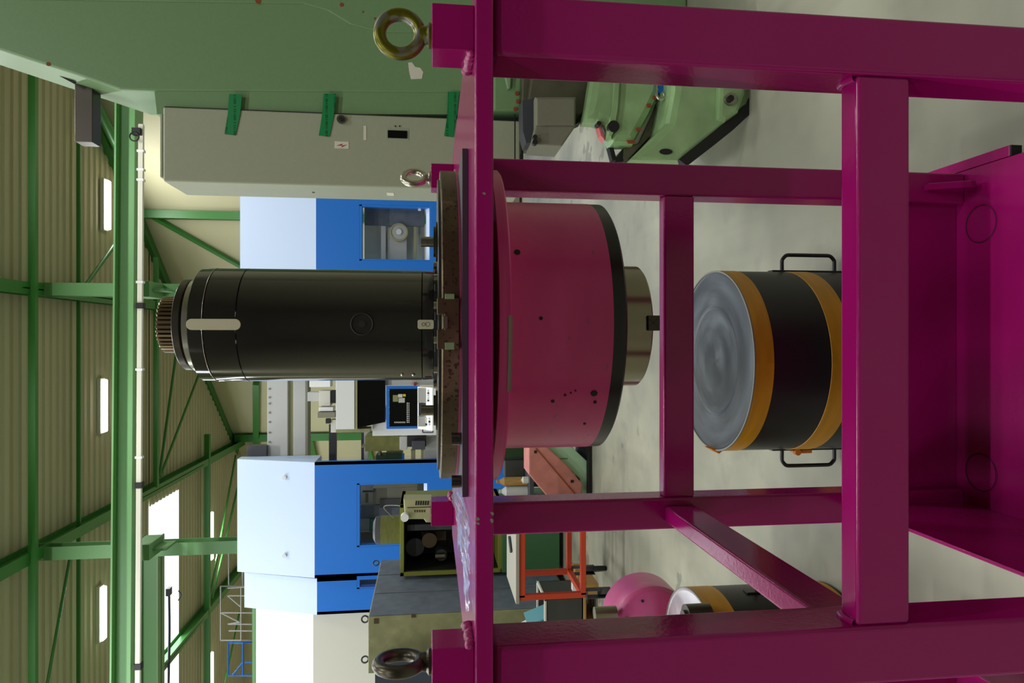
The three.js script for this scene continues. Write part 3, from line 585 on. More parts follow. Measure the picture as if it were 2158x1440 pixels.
// ------------------------------------------------------------------ green milling machine at the right
{
  const D = 3.9, t = thing('milling_machine', 'large sage green milling machine with grey control cabinet at right', 'machine', V(at(1500, 60, D).x, 0, -D - 0.3));
  // upper column: the left flank leans outwards, 0.4 m thick
  part('column', prism([[-260, -260], [-260, 18], [0, 105], [60, 125], [150, 154], [252, 189], [322, 192], [1098, 196], [1098, -260]], D, 0.42, 0.012), M.sage, t);
  part('column_flank', prism([[324, 186], [330, 241], [1100, 241], [1100, 186]], D + 0.008, 0.8, 0.003), M.sage, t);
  part('column_base', box(at(1200, 92, 4.05).x, at(1200, -260, 4.05).x, 0, hAt(1094, 4.05), -4.05, -4.7, 0.02), M.sage, t);
  part('cast_rib', prism([[-260, -260], [-260, -6], [640, 8], [690, 22], [740, 52], [800, 68], [1098, 72], [1098, -260]], D - 0.007, 0.02, 0.006), M.sage, t);
  // worn spots
  for (const [X, Y, r] of [[102, 135, 0.011], [544, 2, 0.015], [720, 10, 0.011], [790, 39, 0.006], [765, 25, 0.005]]) part('worn_spot', disc(at(X, Y, D - 0.008 + (X === 102 ? 0.007 : 0)), r, 0.002, 14), M.rust, t);
  part('torn_sticker', prism([[860, 132], [868, 131], [875, 141], [886, 143], [892, 152], [889, 166], [866, 167], [862, 150]], D - 0.0015, 0.002, 0), M.paper, t);
  // clamping bar sticking out at the flank
  const bar0 = at(176, 170, 4.12), bar1 = at(176, 299, 4.12);
  part('clamp_bar', [box(bar1.x, bar0.x + 0.12, hAt(195, 4.12), hAt(157, 4.12), -4.12, -4.22, 0.004)], M.barSteel, t, 'square dark steel bar');
  part('bar_slot', prism([[125, 160], [155, 176], [160, 172], [140, 162]], 4.06, 0.01, 0), M.blackMatt, t);
  // control cabinet
  const cab = part('control_cabinet', [box(at(700, 392, 3.89).x, at(700, 238, 3.89).x, hAt(1097, 3.89), hAt(343, 3.89), -3.89, -4.25, 0.012), box(at(700, 384, 3.91).x, at(700, 242, 3.91).x, hAt(343, 3.91), hAt(337, 3.91), -3.91, -4.24, 0.004)], M.cabinet, t, 'grey sheet metal cabinet');
  const c3 = (X0, X1, Y0, Y1, th = 0.004, D0 = 3.888) => pbox(X0, X1, Y0, Y1, D0, th, 0.0008);
  part('door_joint', [c3(1084, 1086, 240, 391, 0.003), c3(346, 1096, 239, 240.5, 0.003)], M.blackMatt, cab);
  part('bottom_gasket', c3(1098, 1103, 240, 391, 0.02), M.blackMatt, cab);
  part('lock', [disc(at(719, 252, 3.882), 0.024, 0.02, 24)], M.steel, cab);
  part('lock_core', disc(at(719, 251, 3.87), 0.012, 0.02, 16), M.blackMatt, cab);
  part('warning_label', c3(705, 735, 298, 313, 0.002), M.paper, cab, 'white warning label with red lightning mark');
  part('lightning_mark', prism([[709, 307], [722, 303], [720, 307], [731, 305], [719, 311], [721, 307]], 3.8865, 0.0012, 0), M.red, cab);
  part('label_strip', c3(766, 772, 265, 295, 0.002), M.paper, cab);
  part('meter_frame', c3(813, 862, 271, 295, 0.008), M.cabinet, cab);
  part('meter_window', c3(817, 858, 275, 291, 0.010, 3.883), M.blackGloss, cab);
  for (const Y of [0, 1]) part('screw', disc(at(833 + Y * 9, 266, 3.886), 0.004, 0.004, 10), M.blackMatt, cab);
  const sx = at(700, 392, 3.89).x;
  part('side_screw', [box(sx - 0.002, sx + 0.002, hAt(663, 4.07), hAt(658, 4.07), -4.06, -4.08, 0)], M.blackMatt, cab);
  part('side_plate', [box(sx - 0.002, sx + 0.002, hAt(830, 4.05), hAt(815, 4.05), -4.02, -4.10, 0)], M.paper, cab);
  // green printed tapes over the joint
  const tape = (X0, X1, Y0, Y1, lean) => {
    part('tape', prism([[X0 + lean, Y0], [X1, Y0 + 1], [X1 - 4, 240], [X1 - lean - 8, Y1], [X0 - 4, Y1 - 3], [X0 + 3, 240]], 3.884, 0.004, 0), M.tape, t, 'green printed adhesive tape');
  };
  tape(477, 510, 198, 285, 6); tape(676, 708, 197, 288, 6); tape(940, 967, 193, 289, 4);
  // lower column foot with bolts
  part('column_foot', prism([[1040, 100], [1040, 234], [1098, 234], [1100, 168], [1110, 100]], D - 0.05, 0.3, 0.012), M.sage, t);
  for (const [X, Y] of [[1110, 184], [1091, 214], [1086, 230], [1089, 197]]) part('bolt', disc(at(X, Y, D - 0.055), 0.011, 0.014, 14), M.rust, t);
  part('yellow_lamp_guard', prism([[1061, 150], [1078, 150], [1076, 186], [1070, 188]], D - 0.07, 0.04, 0.006), M.sagePale, t);
  // saddle plates and grey switch box
  part('saddle_plate', prism([[1102, 100], [1127, 100], [1124, 268], [1100, 236]], 3.78, 0.5, 0.006), M.greySlide, t);
  part('slide_way', prism([[1128, 100], [1258, 100], [1246, 170], [1236, 228], [1214, 262], [1106, 262]], 3.72, 0.6, 0.01), M.greySlide, t);
  part('way_wiper', prism([[1247, 100], [1256, 100], [1243, 205], [1226, 256], [1212, 262], [1234, 222]], 3.70, 0.1, 0.003), M.blackMatt, t);
  const sb = part('switch_box', prism([[1128, 204], [1214, 204], [1213, 266], [1184, 308], [1120, 304], [1128, 266]], 3.5, 0.22, 0.008), M.greyBox, t);
  part('box_lid', prism([[1131, 207], [1212, 207], [1211, 264], [1131, 264]], 3.485, 0.02, 0.006), M.greyBox, sb);
  part('box_back', prism([[1100, 212], [1127, 206], [1128, 300], [1108, 302], [1101, 276]], 3.56, 0.14, 0.004), M.greyDark, sb);
  part('cable_gland', [disc(at(1127, 290, 3.48), 0.012, 0.03, 14), disc(at(1127, 301, 3.48), 0.014, 0.03, 14)], M.blackMatt, sb);
  // knee: rounded green casting
  {
    const g = [];
    const prof = [[1246, 100], [1250, 150], [1240, 210], [1232, 252], [1258, 254], [1276, 262], [1282, 282], [1292, 302], [1338, 302], [1352, 276], [1372, 240], [1392, 198], [1402, 150], [1402, 100]];
    part('knee', prism(prof, 3.42, 0.16, 0.045), M.sageGloss, t);
    part('knee_collar', prism([[1298, 100], [1312, 100], [1310, 170], [1302, 230], [1292, 290], [1280, 288], [1290, 225]], 3.40, 0.1, 0.03), M.sageGloss, t);
    part('bore', disc(at(1292, 268, 3.41), 0.03, 0.03, 24), M.blackMatt, t);
    part('red_cover', prism([[1259, 262], [1266, 262], [1276, 290], [1274, 296], [1266, 286]], 3.44, 0.06, 0.004), M.pinkFade, t);
    part('red_knob', disc(at(1260, 263, 3.43), 0.012, 0.05, 14), M.blackMatt, t);
    for (const [X, Y, w] of [[1368, 222, 5], [1346, 272, 5], [1330, 299, 10], [1380, 205, 4]]) part('worn_spot', prism([[X - w, Y - 3], [X + w * 0.7, Y - 4], [X + w, Y + 3], [X - w * 0.6, Y + 3]], 3.415, 0.012, 0), M.rust, t);
  }
  part('oil_groove', prism([[1396, 100], [1432, 100], [1424, 186], [1410, 252], [1372, 286], [1324, 337], [1310, 336], [1314, 312], [1346, 300], [1374, 240], [1394, 186]], 3.5, 0.5, 0.006), M.greySlide, t);
  // base casting on the floor
  {
    const f = onY(1590, 180, 0), DB2 = -f.z;
    part('base', prism([[1422, 60], [1420, 190], [1408, 256], [1376, 290], [1326, 338], [1440, 342], [1536, 268], [1582, 226], [1590, 200], [1588, 60]], DB2 + 0.06, 0.75, 0.04), M.sageGloss, t);
    part('foot_pad', prism([[1520, 60], [1516, 205], [1514, 250], [1530, 256], [1558, 236], [1572, 196], [1574, 60]], DB2 + 0.02, 0.2, 0.02), M.sageGloss, t);
    part('anchor_hole', [disc(at(1538, 210, DB2 + 0.015), 0.03, 0.03, 24)], M.steel, t);
    part('anchor_bolt', disc(at(1538, 209, DB2), 0.016, 0.03, 16), M.blackMatt, t);
    part('oil_hole', (() => { const g = new THREE.CylinderGeometry(1, 1, 0.01, 24); g.rotateX(Math.PI / 2); g.scale(0.014, 0.033, 1); const c = at(1403, 320, DB2 + 0.058); g.translate(c.x, c.y, c.z); return flat(g); })(), M.blackMatt, t);
    part('oil_line', prism([[1430, 336], [1488, 290], [1532, 254], [1574, 218], [1582, 198], [1592, 60], [1596, 60], [1598, 204], [1588, 234], [1545, 274], [1500, 310], [1448, 350]], DB2 + 0.055, 0.05, 0.003), M.blackMatt, t);
    part('bracket_leg', [prism([[1281, 303], [1291, 303], [1300, 336], [1290, 338]], 3.5, 0.05, 0.003), prism([[1296, 336], [1314, 312], [1314, 340], [1296, 342]], 3.5, 0.05, 0.003)], M.blackMatt, t);
  }
  part('lifting_hook', tube([at(1383, 178, 3.38), at(1383, 194, 3.37), at(1386, 206, 3.36), at(1394, 210, 3.36), at(1400, 205, 3.36), at(1399, 198, 3.36)], 0.0075, 40), M.steelBright, t);
  part('hook_clip', pbox(1386, 1402, 178, 190, 3.39, 0.05, 0.006), M.blue, t);
}

// ------------------------------------------------------------------ blue machining centres
function blueMachine(label, Y0, Y1, D, Xtop, Xmid, win, depth, group) {
  const thick = 0.16;
  const t = thing('machining_centre', label, 'machine', V((at(800, Y0, D).x + at(800, Y1, D).x) / 2, 0, -D - depth / 2), group);
  const xr = at(800, Y0, D).x, xl = at(800, Y1, D).x, yT = hAt(Xtop, D + 0.5), yM = hAt(Xmid, D), yB = 0.2;
  const [wa, wb, wc, wd] = win, wx1 = at(800, wc, D).x, wx0 = at(800, wd, D).x, wy1 = hAt(wa, D), wy0 = hAt(wb, D);
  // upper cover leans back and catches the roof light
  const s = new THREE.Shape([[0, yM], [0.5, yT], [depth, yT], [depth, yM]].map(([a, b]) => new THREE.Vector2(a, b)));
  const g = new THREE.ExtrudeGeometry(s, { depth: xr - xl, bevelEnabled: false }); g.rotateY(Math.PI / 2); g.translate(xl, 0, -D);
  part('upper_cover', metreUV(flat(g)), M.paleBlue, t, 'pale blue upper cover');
  const f = 0.05, front = [box(xl, wx0, yB, yM, -D, -D - f, 0), box(wx1, xr, yB, yM, -D, -D - f, 0), box(wx0, wx1, wy1, yM, -D, -D - f, 0), box(wx0, wx1, yB, wy0, -D, -D - f, 0)].filter((q) => q);
  const door = part('door_panel', [...front, box(xl, xl + f, yB, yM, -D, -D - thick, 0), box(xr - f, xr, yB, yM, -D, -D - thick, 0)], M.blue, t, 'blue door panel');
  const b = 0.09;
  const bev = (x0, x1, y0, y1, sx, sy) => box(x0, x1, y0, y1, -D - 0.002, -D - 0.14, 0.004);
  part('window_frame', [bev(wx0, wx0 + 0.03, wy0, wy1), bev(wx1 - 0.03, wx1, wy0, wy1), bev(wx0, wx1, wy1 - 0.05, wy1)], M.blue, door);
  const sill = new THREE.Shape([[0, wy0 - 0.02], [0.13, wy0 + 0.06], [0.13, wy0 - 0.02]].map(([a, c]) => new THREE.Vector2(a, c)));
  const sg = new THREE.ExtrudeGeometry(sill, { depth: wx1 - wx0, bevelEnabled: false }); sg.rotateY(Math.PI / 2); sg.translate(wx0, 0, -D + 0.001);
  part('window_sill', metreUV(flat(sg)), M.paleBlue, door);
  part('window_pane', box(wx0 + 0.03, wx1 - 0.03, wy0 + 0.05, wy1 - 0.05, -D - 0.12, -D - 0.128, 0), M.glass, door);
  part('base', box(xl + 0.1, xr - 0.1, 0, yB, -D - 0.1, -D - thick, 0), M.blackMatt, t);
  part('plinth', box(xl + 0.02, xr - 0.02, 0.045, yB, -D + 0.32, -D - 0.1, 0), M.greyBox, t);
  part('kick_strip', box(xl + 0.03, xr - 0.03, 0, 0.045, -D + 0.31, -D - 0.1, 0), M.blackMatt, t);
  return { t, door, wx0, wx1, wy0, wy1 };
}
{
  const D = 12;
  const r = blueMachine('blue machining centre right of the spindle, with grey-blue work window', 250, 740, D, 506, 666, [757, 905, 432, 550], 0.75, 'blue machining centres');
  const inn = (X0, X1, Y0, Y1, d, dep, m, n) => part(n, pbox(X0, X1, Y0, Y1, D + d, dep, 0.004), m, r.t);
  inn(768, 895, 430, 476, 0.5, 0.05, M.slate, 'inner_guard');
  inn(768, 895, 476, 560, 0.7, 0.05, M.offWhite, 'inner_back');
  inn(803, 813, 476, 548, 0.55, 0.08, M.white, 'inner_post');
  inn(817, 857, 480, 548, 0.5, 0.15, M.greyLight, 'tool_head');
  inn(872, 878, 478, 548, 0.5, 0.05, M.beige, 'guide_rail');
  const c = at(841, 490, D + 0.46); part('dial', [disc(c, 0.15, 0.06, 32)], M.greyLight, r.t); part('dial_ring', flat(new THREE.TorusGeometry(0.15, 0.02, 8, 32).translate(c.x, c.y, c.z + 0.03)), M.beige, r.t); part('dial_hub', disc(V(c.x, c.y, c.z + 0.05), 0.05, 0.05, 20), M.white, r.t);
  part('door_latch', pbox(881, 887, 434, 444, D + 0.1, 0.02, 0), M.white, r.t);
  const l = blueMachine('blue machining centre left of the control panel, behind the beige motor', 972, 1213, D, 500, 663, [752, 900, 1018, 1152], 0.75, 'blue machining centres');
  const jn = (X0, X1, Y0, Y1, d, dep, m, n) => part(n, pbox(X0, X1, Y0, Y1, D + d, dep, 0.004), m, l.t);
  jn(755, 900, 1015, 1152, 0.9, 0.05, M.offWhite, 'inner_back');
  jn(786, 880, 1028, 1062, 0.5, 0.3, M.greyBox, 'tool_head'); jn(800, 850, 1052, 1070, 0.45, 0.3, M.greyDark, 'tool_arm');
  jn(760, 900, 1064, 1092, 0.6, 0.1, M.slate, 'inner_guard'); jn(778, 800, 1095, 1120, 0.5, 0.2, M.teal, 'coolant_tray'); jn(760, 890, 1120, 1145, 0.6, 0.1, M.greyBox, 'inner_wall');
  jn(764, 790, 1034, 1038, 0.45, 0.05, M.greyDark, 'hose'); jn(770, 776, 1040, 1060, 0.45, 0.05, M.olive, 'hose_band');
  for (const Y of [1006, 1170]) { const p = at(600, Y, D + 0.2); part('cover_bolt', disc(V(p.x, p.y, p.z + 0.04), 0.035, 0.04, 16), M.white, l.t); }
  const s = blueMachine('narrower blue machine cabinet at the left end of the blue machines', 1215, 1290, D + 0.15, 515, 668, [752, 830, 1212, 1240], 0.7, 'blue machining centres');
  part('inner_back', pbox(750, 840, 1218, 1250, D + 0.6, 0.05), M.greyLight, s.t);
}
{ // white machine at far left
  const D = 12.3, t = thing('white_machine', 'tall white enclosed machine at the left edge of the picture', 'machine', V(at(700, 1440, D).x, 0, -D - 0.4));
  const xr = at(660, 1291, D).x, xl = xr - 3.2, yM = hAt(660, D), yT = hAt(537, D + 0.5);
  const s = new THREE.Shape([[0, yM], [0.5, yT], [0.75, yT], [0.75, yM]].map(([a, b]) => new THREE.Vector2(a, b)));
  const g = new THREE.ExtrudeGeometry(s, { depth: xr - xl, bevelEnabled: false }); g.rotateY(Math.PI / 2); g.translate(xl, 0, -D);
  part('upper_cover', metreUV(flat(g)), M.white, t);
  part('front_panel', box(xl, xr, 0.12, yM, -D, -D - 0.75, 0.004), M.offWhite, t);
  part('edge_strip', box(xl, xr, yT - 0.01, yT + 0.04, -D - 0.48, -D - 0.75, 0), M.beamGreen, t, 'green top edge');
  part('plinth', box(xl + 0.1, xr - 0.1, 0, 0.12, -D - 0.1, -D - 0.7, 0), M.blackMatt, t);
}
// wire platforms on top of the machines
function cage(label, pts, segs, D, dep, m, r) {
  const P = pts.map(([X, Y, k = 0]) => at(X, Y, D + k * dep));
  return single('wire_cage', segs.map(([a, b]) => rod(P[a], P[b], r, 6)), m, label, 'cage');
}
cage('grey wire cage on top of the machines at left', [[465, 1236], [465, 1350], [508, 1236], [508, 1350], [482, 1166, 1], [482, 1236, 1], [512, 1166, 1], [512, 1236, 1], [465, 1292], [541.5, 1292], [508, 1160, 1], [541.5, 1236], [541.5, 1350], [541.5, 1256], [480, 1256], [480, 1316], [535, 1316], [482, 1330], [536, 1330], [480, 1240], [505, 1312], [508, 1280]],
  [[0, 1], [2, 3], [4, 5], [6, 7], [0, 5], [8, 9], [2, 11], [3, 12], [0, 2], [1, 12], [14, 13], [15, 16], [17, 18], [19, 11], [15, 20], [10, 7], [4, 6], [14, 21], [0, 11], [8, 20]], 14.0, 0.35, M.greyLight, 0.013);
cage('blue wire cage on top of the machines beside the grey one', [[481, 1355], [481, 1424], [541.5, 1355], [541.5, 1424], [512, 1355], [512, 1424], [516, 1396], [541.5, 1396], [490, 1424], [512, 1396]], [[0, 1], [0, 2], [1, 3], [4, 5], [6, 7], [8, 9], [2, 3], [4, 2]], 14.2, 0.2, M.blue, 0.018);
single('cage_post', box(at(600, 1500, 14).x, at(600, 1165, 14).x, 0, hAt(543, 14), -13.8, -14.6, 0), M.greyDark, 'dark grey housing behind the wire cages', 'housing');

// ------------------------------------------------------------------ open machine with control panel between the blue machines
{
  const D = 11.3, B = (n, X0, X1, Y0, Y1, d, dep, m, p, l) => part(n, pbox(X0, X1, Y0, Y1, D + d, dep, 0.006), m, p, l);
  const t = thing('gantry_machine', 'open grey gantry machine between the two blue machines', 'machine', V(at(800, 860, D).x, 0, -D - 1.2));
  B('upper_beam', 563, 606, 700, 985, 1.6, 0.3, M.greyLight, t); B('lower_beam', 618, 645, 700, 985, 1.55, 0.3, M.greyLight, t);
  B('beam_recess', 604, 620, 700, 985, 1.7, 0.15, M.beige, t); B('beam_lip', 643, 649, 700, 985, 1.5, 0.3, M.greyBox, t);
  for (const Y of [820, 838, 851, 870, 890, 912, 932]) part('beam_bolt', disc(at(568, Y, D + 1.595), 0.018, 0.02, 8), M.greyBox, t);
  B('dark_bracket', 520, 562, 940, 972, 1.5, 0.2, M.greyDark, t);
  B('ram', 648, 672, 827, 846, 1.0, 0.25, M.greyLight, t);
  B('motor', 672, 696, 824, 856, 0.9, 0.3, M.offWhite, t); B('motor_coupling', 694, 708, 824, 850, 0.92, 0.25, M.blackMatt, t); B('cover', 652, 696, 800, 816, 0.8, 0.3, M.white, t);
  B('shelf_box', 672, 702, 859, 867, 0.8, 0.3, M.white, t); B('arm', 669, 706, 869, 881, 0.75, 0.3, M.greyBox, t); B('nozzle', 686, 696, 883, 893, 0.75, 0.1, M.blackMatt, t);
  B('side_plate', 697, 708, 885, 912, 0.8, 0.2, M.offWhite, t);
  B('post', 693, 708, 895, 985, 1.7, 0.15, M.greyDark, t); B('post', 761, 767, 912, 985, 1.6, 0.15, M.greyDark, t); B('post', 767, 776, 912, 985, 1.6, 0.12, M.greyLight, t);
  B('hood', 708, 747, 770, 905, 0.0, 0.5, M.white, t, 'white hood'); B('hood_edge', 747, 753, 770, 905, 0.02, 0.5, M.beige, t);
  part('dark_cover', prism([[753, 780], [812, 790], [812, 890], [753, 903]], D + 0.05, 0.5, 0.01), M.blackGloss, t);
  B('cover_base', 708, 780, 904, 912, 0.1, 0.3, M.oliveCabinet, t);
  B('table', 785, 921, 860, 918, 0.3, 0.8, M.white, t); B('chip_tray', 800, 921, 780, 812, 0.15, 0.3, M.greyLight, t);
  B('red_switch', 872, 878, 806, 813, 0.1, 0.06, M.red, t);
  B('bed', 921, 1090, 745, 968, 0.4, 1.2, M.greyBox, t); B('bed_side', 893, 921, 921, 985, 0.92, 0.8, M.greyLight, t);
  B('olive_housing', 769, 845, 920, 951, 0.9, 0.5, M.olive, t); B('green_motor', 812, 848, 957, 985, 1.0, 0.4, M.darkGreen, t); B('green_motor_flange', 792, 814, 960, 985, 1.0, 0.35, M.darkGreen, t); B('blue_hose', 847, 852, 957, 985, 1.0, 0.1, M.blue, t);
  B('white_tank', 842, 858, 921, 948, 0.8, 0.3, M.greyLight, t); B('dark_motor', 858, 898, 918, 942, 0.7, 0.4, M.blackMatt, t); B('pump', 868, 896, 930, 948, 0.6, 0.3, M.greyDark, t);
  for (const X of [866, 887]) B('roller', X, X + 9, 949, 985, 0.95, 0.15, M.beige, t);
  B('drip_rail', 762, 800, 940, 944, 1.0, 0.3, M.greyBox, t); B('drip_rail', 797, 802, 936, 960, 1.0, 0.3, M.greyBox, t);
  // operator panel
  const q = thing('control_panel', 'blue framed black control panel with white keyboard beside the spindle', 'control panel', V(at(850, 860, D).x, 0, -D + 0.15));
  B('frame', 814, 884, 814, 904, -0.3, 0.1, M.blue, q);
  const sc = B('screen_face', 820, 880, 820, 899, -0.312, 0.02, M.blackGloss, q);
  const key = (X0, X1, Y0, Y1, m, n = 'display_field') => part(n, pbox(X0, X1, Y0, Y1, D - 0.322, 0.012, 0.001), m, sc);
  key(828, 839, 833, 847, M.keyOlive); key(839, 848, 831, 838, M.offWhite); key(840, 853, 839, 849, M.greyLight); key(849, 855, 831, 836, M.yellowGreen);
  for (let i = 0; i < 11; i++) { key(857, 860, 849 + i * 4, 851.5 + i * 4, M.greyLight, 'button'); key(861, 863, 849 + i * 4, 851.5 + i * 4, M.greyLight, 'button'); }
  for (let i = 0; i < 8; i++) key(831 + i * 3, 833 + i * 3, 889, 892, M.greyLight, 'button');
  { // sloping keyboard
    const a = at(880, 815, D - 0.32), b = at(880, 904, D - 0.32), y0 = hAt(918, D - 0.6), y1 = a.y, s = new THREE.Shape([[0, y1], [0.28, y0 + 0.05], [0.28, y0], [0.0, y0 + 0.02]].map(([u, v]) => new THREE.Vector2(u, v)));
    const g = new THREE.ExtrudeGeometry(s, { depth: a.x - b.x, bevelEnabled: false }); g.rotateY(-Math.PI / 2); g.translate(a.x, 0, -D + 0.32); part('keyboard', metreUV(flat(g)), M.white, q);
    const fld = (X0, X1, Y0, Y1, m, n) => { const f = (X0 + X1) / 2, k = (f - 880) / 38; const z = -D + 0.32 + 0.28 * k + 0.012, yy = y1 + (y0 + 0.05 - y1) * k; const p0 = at(f, Y0, -z).x, p1 = at(f, Y1, -z).x, h = (hAt(X0, -z) - hAt(X1, -z)) / 2; part(n, box(p1, p0, yy - h * 0.9, yy + h * 0.9 + 0.005, z - 0.03 - 0.1, z, 0.001), m, q); };
    fld(884, 917, 819, 849, M.greyLight, 'key_field'); fld(884, 917, 878, 899, M.greyLight, 'key_field'); fld(885, 915, 850, 876, M.greyDark, 'key_recess');
    for (let i = 0; i < 5; i++) for (let j = 0; j < 3; j++) { fld(888 + j * 9, 893 + j * 9, 822 + i * 5.2, 825.5 + i * 5.2, (i + j) % 3 ? M.white : M.greyDark, 'button'); if (i < 3) fld(893 + j * 8, 898 + j * 8, 881 + i * 6, 885 + i * 6, (i + j) % 3 ? M.white : M.greyDark, 'button'); }
    fld(884, 890, 885, 892, M.yellowGreen, 'emergency_stop');
    const h0 = at(891, 905, D - 0.4), h1 = at(912, 905, D - 0.5); part('handle', tube([h0, h0.clone().add(V(-0.05, 0, 0)), h1.clone().add(V(-0.05, 0, 0)), h1], 0.012, 30, 6, 0.1), M.greyDark, q);
  }
  part('pedestal', box(at(900, 870, D).x - 0.1, at(900, 850, D).x + 0.1, 0, hAt(905, D), -D + 0.1, -D - 0.02, 0.01), M.greyLight, q);
}

// ------------------------------------------------------------------ left background: cabinets, machines, trolley
{
  const D = 7, x0 = at(900, 1413, D).x, x1 = at(900, 1293, D).x, yt = hAt(776, D);
  const t = thing('switch_cabinet', 'tall olive grey switch cabinet with lifting rings behind the left eye bolt', 'cabinet', V((x0 + x1) / 2, 0, -D - 0.8));
  part('body', box(x0, x1 - 0.012, 0.08, yt, -D, -D - 1.72, 0.006), M.oliveCabinet, t);
  part('plinth', box(x0 + 0.03, x1 - 0.04, 0, 0.08, -D - 0.03, -D - 1.68, 0), M.blackMatt, t);
  const zc = (Y) => -D * 573 / (Y - 720);
  for (const [a, b] of [[1292, 1247], [1246, 1209], [1208, 1177]]) part('side_panel', box(x1 - 0.014, x1, 0.1, yt - 0.01, zc(a) - 0.006, zc(b) + 0.006, 0.004), M.slate, t, 'slate grey side panel');
  for (const [Y, d] of [[1305, 0.08], [1390, 0.08], [1188, 1.5]]) { const p = at(776, Y, D + d), g = new THREE.TorusGeometry(0.034, 0.009, 8, 24); g.rotateY(Y === 1305 ? 0 : 0.9); g.translate(p.x, yt + 0.04, -D - d); part('lifting_ring', flat(g), M.greyDark, t); }
  part('door_label', pbox(788, 798, 1304, 1315, D - 0.004, 0.006, 0), M.wornLabel, t); part('door_catch', pbox(867, 876, 1296, 1302, D - 0.006, 0.008, 0), M.wornLabel, t);
  const u = single('dark_cabinet', box(at(900, 1560, 6.6).x, at(900, 1411, 6.6).x, 0, hAt(790, 6.6), -6.6, -6.95, 0.005), M.darkSlate, 'dark blue-grey cabinet behind the left eye bolt at the picture edge', 'cabinet');
}
{
  const D = 8, t = thing('generator', 'olive green machine with open dark compartment and motor on top', 'machine', V(at(1000, 1150, D).x, 0, -D - 0.4));
  const x0 = at(950, 1211, D).x, x1 = at(950, 1060, D).x, yt = hAt(843, D), ym = hAt(1058, D), f = 0.045, dp = 0.7;
  part('frame', [box(x0, x0 + f, ym, yt, -D, -D - dp), box(x1 - f, x1, ym, yt, -D, -D - dp), box(x0, x1, yt - f, yt, -D, -D - dp), box(x0, x1, ym, ym + f, -D, -D - dp)], M.oliveBright, t);
  part('back_plate', box(x0 + f, x1 - f, ym + f, yt - f, -D - dp + 0.03, -D - dp, 0), M.blackMatt, t);
  part('lining', [box(x0 + f, x0 + f + 0.01, ym + f, yt - f, -D - 0.03, -D - dp + 0.03, 0), box(x0 + f, x1 - f, yt - f - 0.01, yt - f, -D - 0.03, -D - dp + 0.03, 0), box(x1 - f - 0.01, x1 - f, ym + f, yt - f, -D - 0.03, -D - dp + 0.03, 0)], M.blackMatt, t);
  part('lower_body', box(x0, x1, 0.05, ym, -D + 0.02, -D - dp, 0.006), M.machineGreen, t);
  part('plinth', box(x0 + 0.05, x1 - 0.05, 0, 0.05, -D - 0.03, -D - dp, 0), M.blackMatt, t);
  const d = 0.35; // inside: shafts and pulleys
  part('drive_shaft', [disc(at(905, 1132, D + d), 0.09, 0.3, 24)], M.wornLabel, t); part('pulley', disc(at(930, 1165, D + d), 0.07, 0.2, 24), M.greyDark, t); part('pulley', disc(at(875, 1150, D + d), 0.11, 0.15, 24), M.greyDark, t); part('valve', drum(at(938, 1172, D + 0.2), 0.035, 0.12, 16), M.steel, t);
  part('inner_post', pbox(858, 960, 1105, 1118, D + 0.15, 0.1), M.greyDark, t); part('inner_cover', pbox(888, 940, 1120, 1140, D + 0.4, 0.1), M.wornLabel, t);
  // beige cover with vents
  const b = part('vent_cover', prism([[850, 1052], [909, 1052], [909, 1102], [898, 1102], [893, 1095], [853, 1095]], D - 0.25, 0.24, 0.015), M.beige, t, 'beige cover with vent slots');
  for (let i = 0; i < 6; i++) part('vent_slot', prism([[876 + i * 5, 1056], [879 + i * 5, 1056], [878 + i * 5, 1065], [875 + i * 5, 1065]], D - 0.256, 0.01, 0), M.blackMatt, b);
  part('cover_joint', [pbox(858, 909, 1069, 1070.5, D - 0.254, 0.01, 0)], M.blackMatt, b); part('terminal_marks', [0, 1, 2, 3, 4].map((i) => pbox(873 + i * 5, 876 + i * 5, 1075, 1080, D - 0.254, 0.008, 0)), M.wornLabel, b);
  part('cover_knob', disc(at(853, 1090, D - 0.3), 0.045, 0.08, 20), M.white, b);
  // motor on top
  const c = at(840, 1116, D + 0.3), rm = 0.17, g = new THREE.CylinderGeometry(rm, rm, 0.24, 32); g.translate(c.x, yt + 0.12, c.z); part('motor', flat(g), M.olive, t);
  part('fan_cowl', lathe([[rm, yt + 0.24], [rm * 0.95, yt + 0.30], [rm * 0.6, yt + 0.33], [0, yt + 0.335]].reverse(), c.x, c.z, 40), M.greyDark, t);
  part('motor_cable', tube([V(c.x + 0.16, yt + 0.08, c.z + 0.1), V(c.x + 0.3, yt + 0.2, c.z + 0.1), V(c.x + 0.34, yt + 0.05, c.z + 0.2), V(c.x + 0.34, yt - 0.1, c.z + 0.35)], 0.006, 30), M.greyBox, t);
}
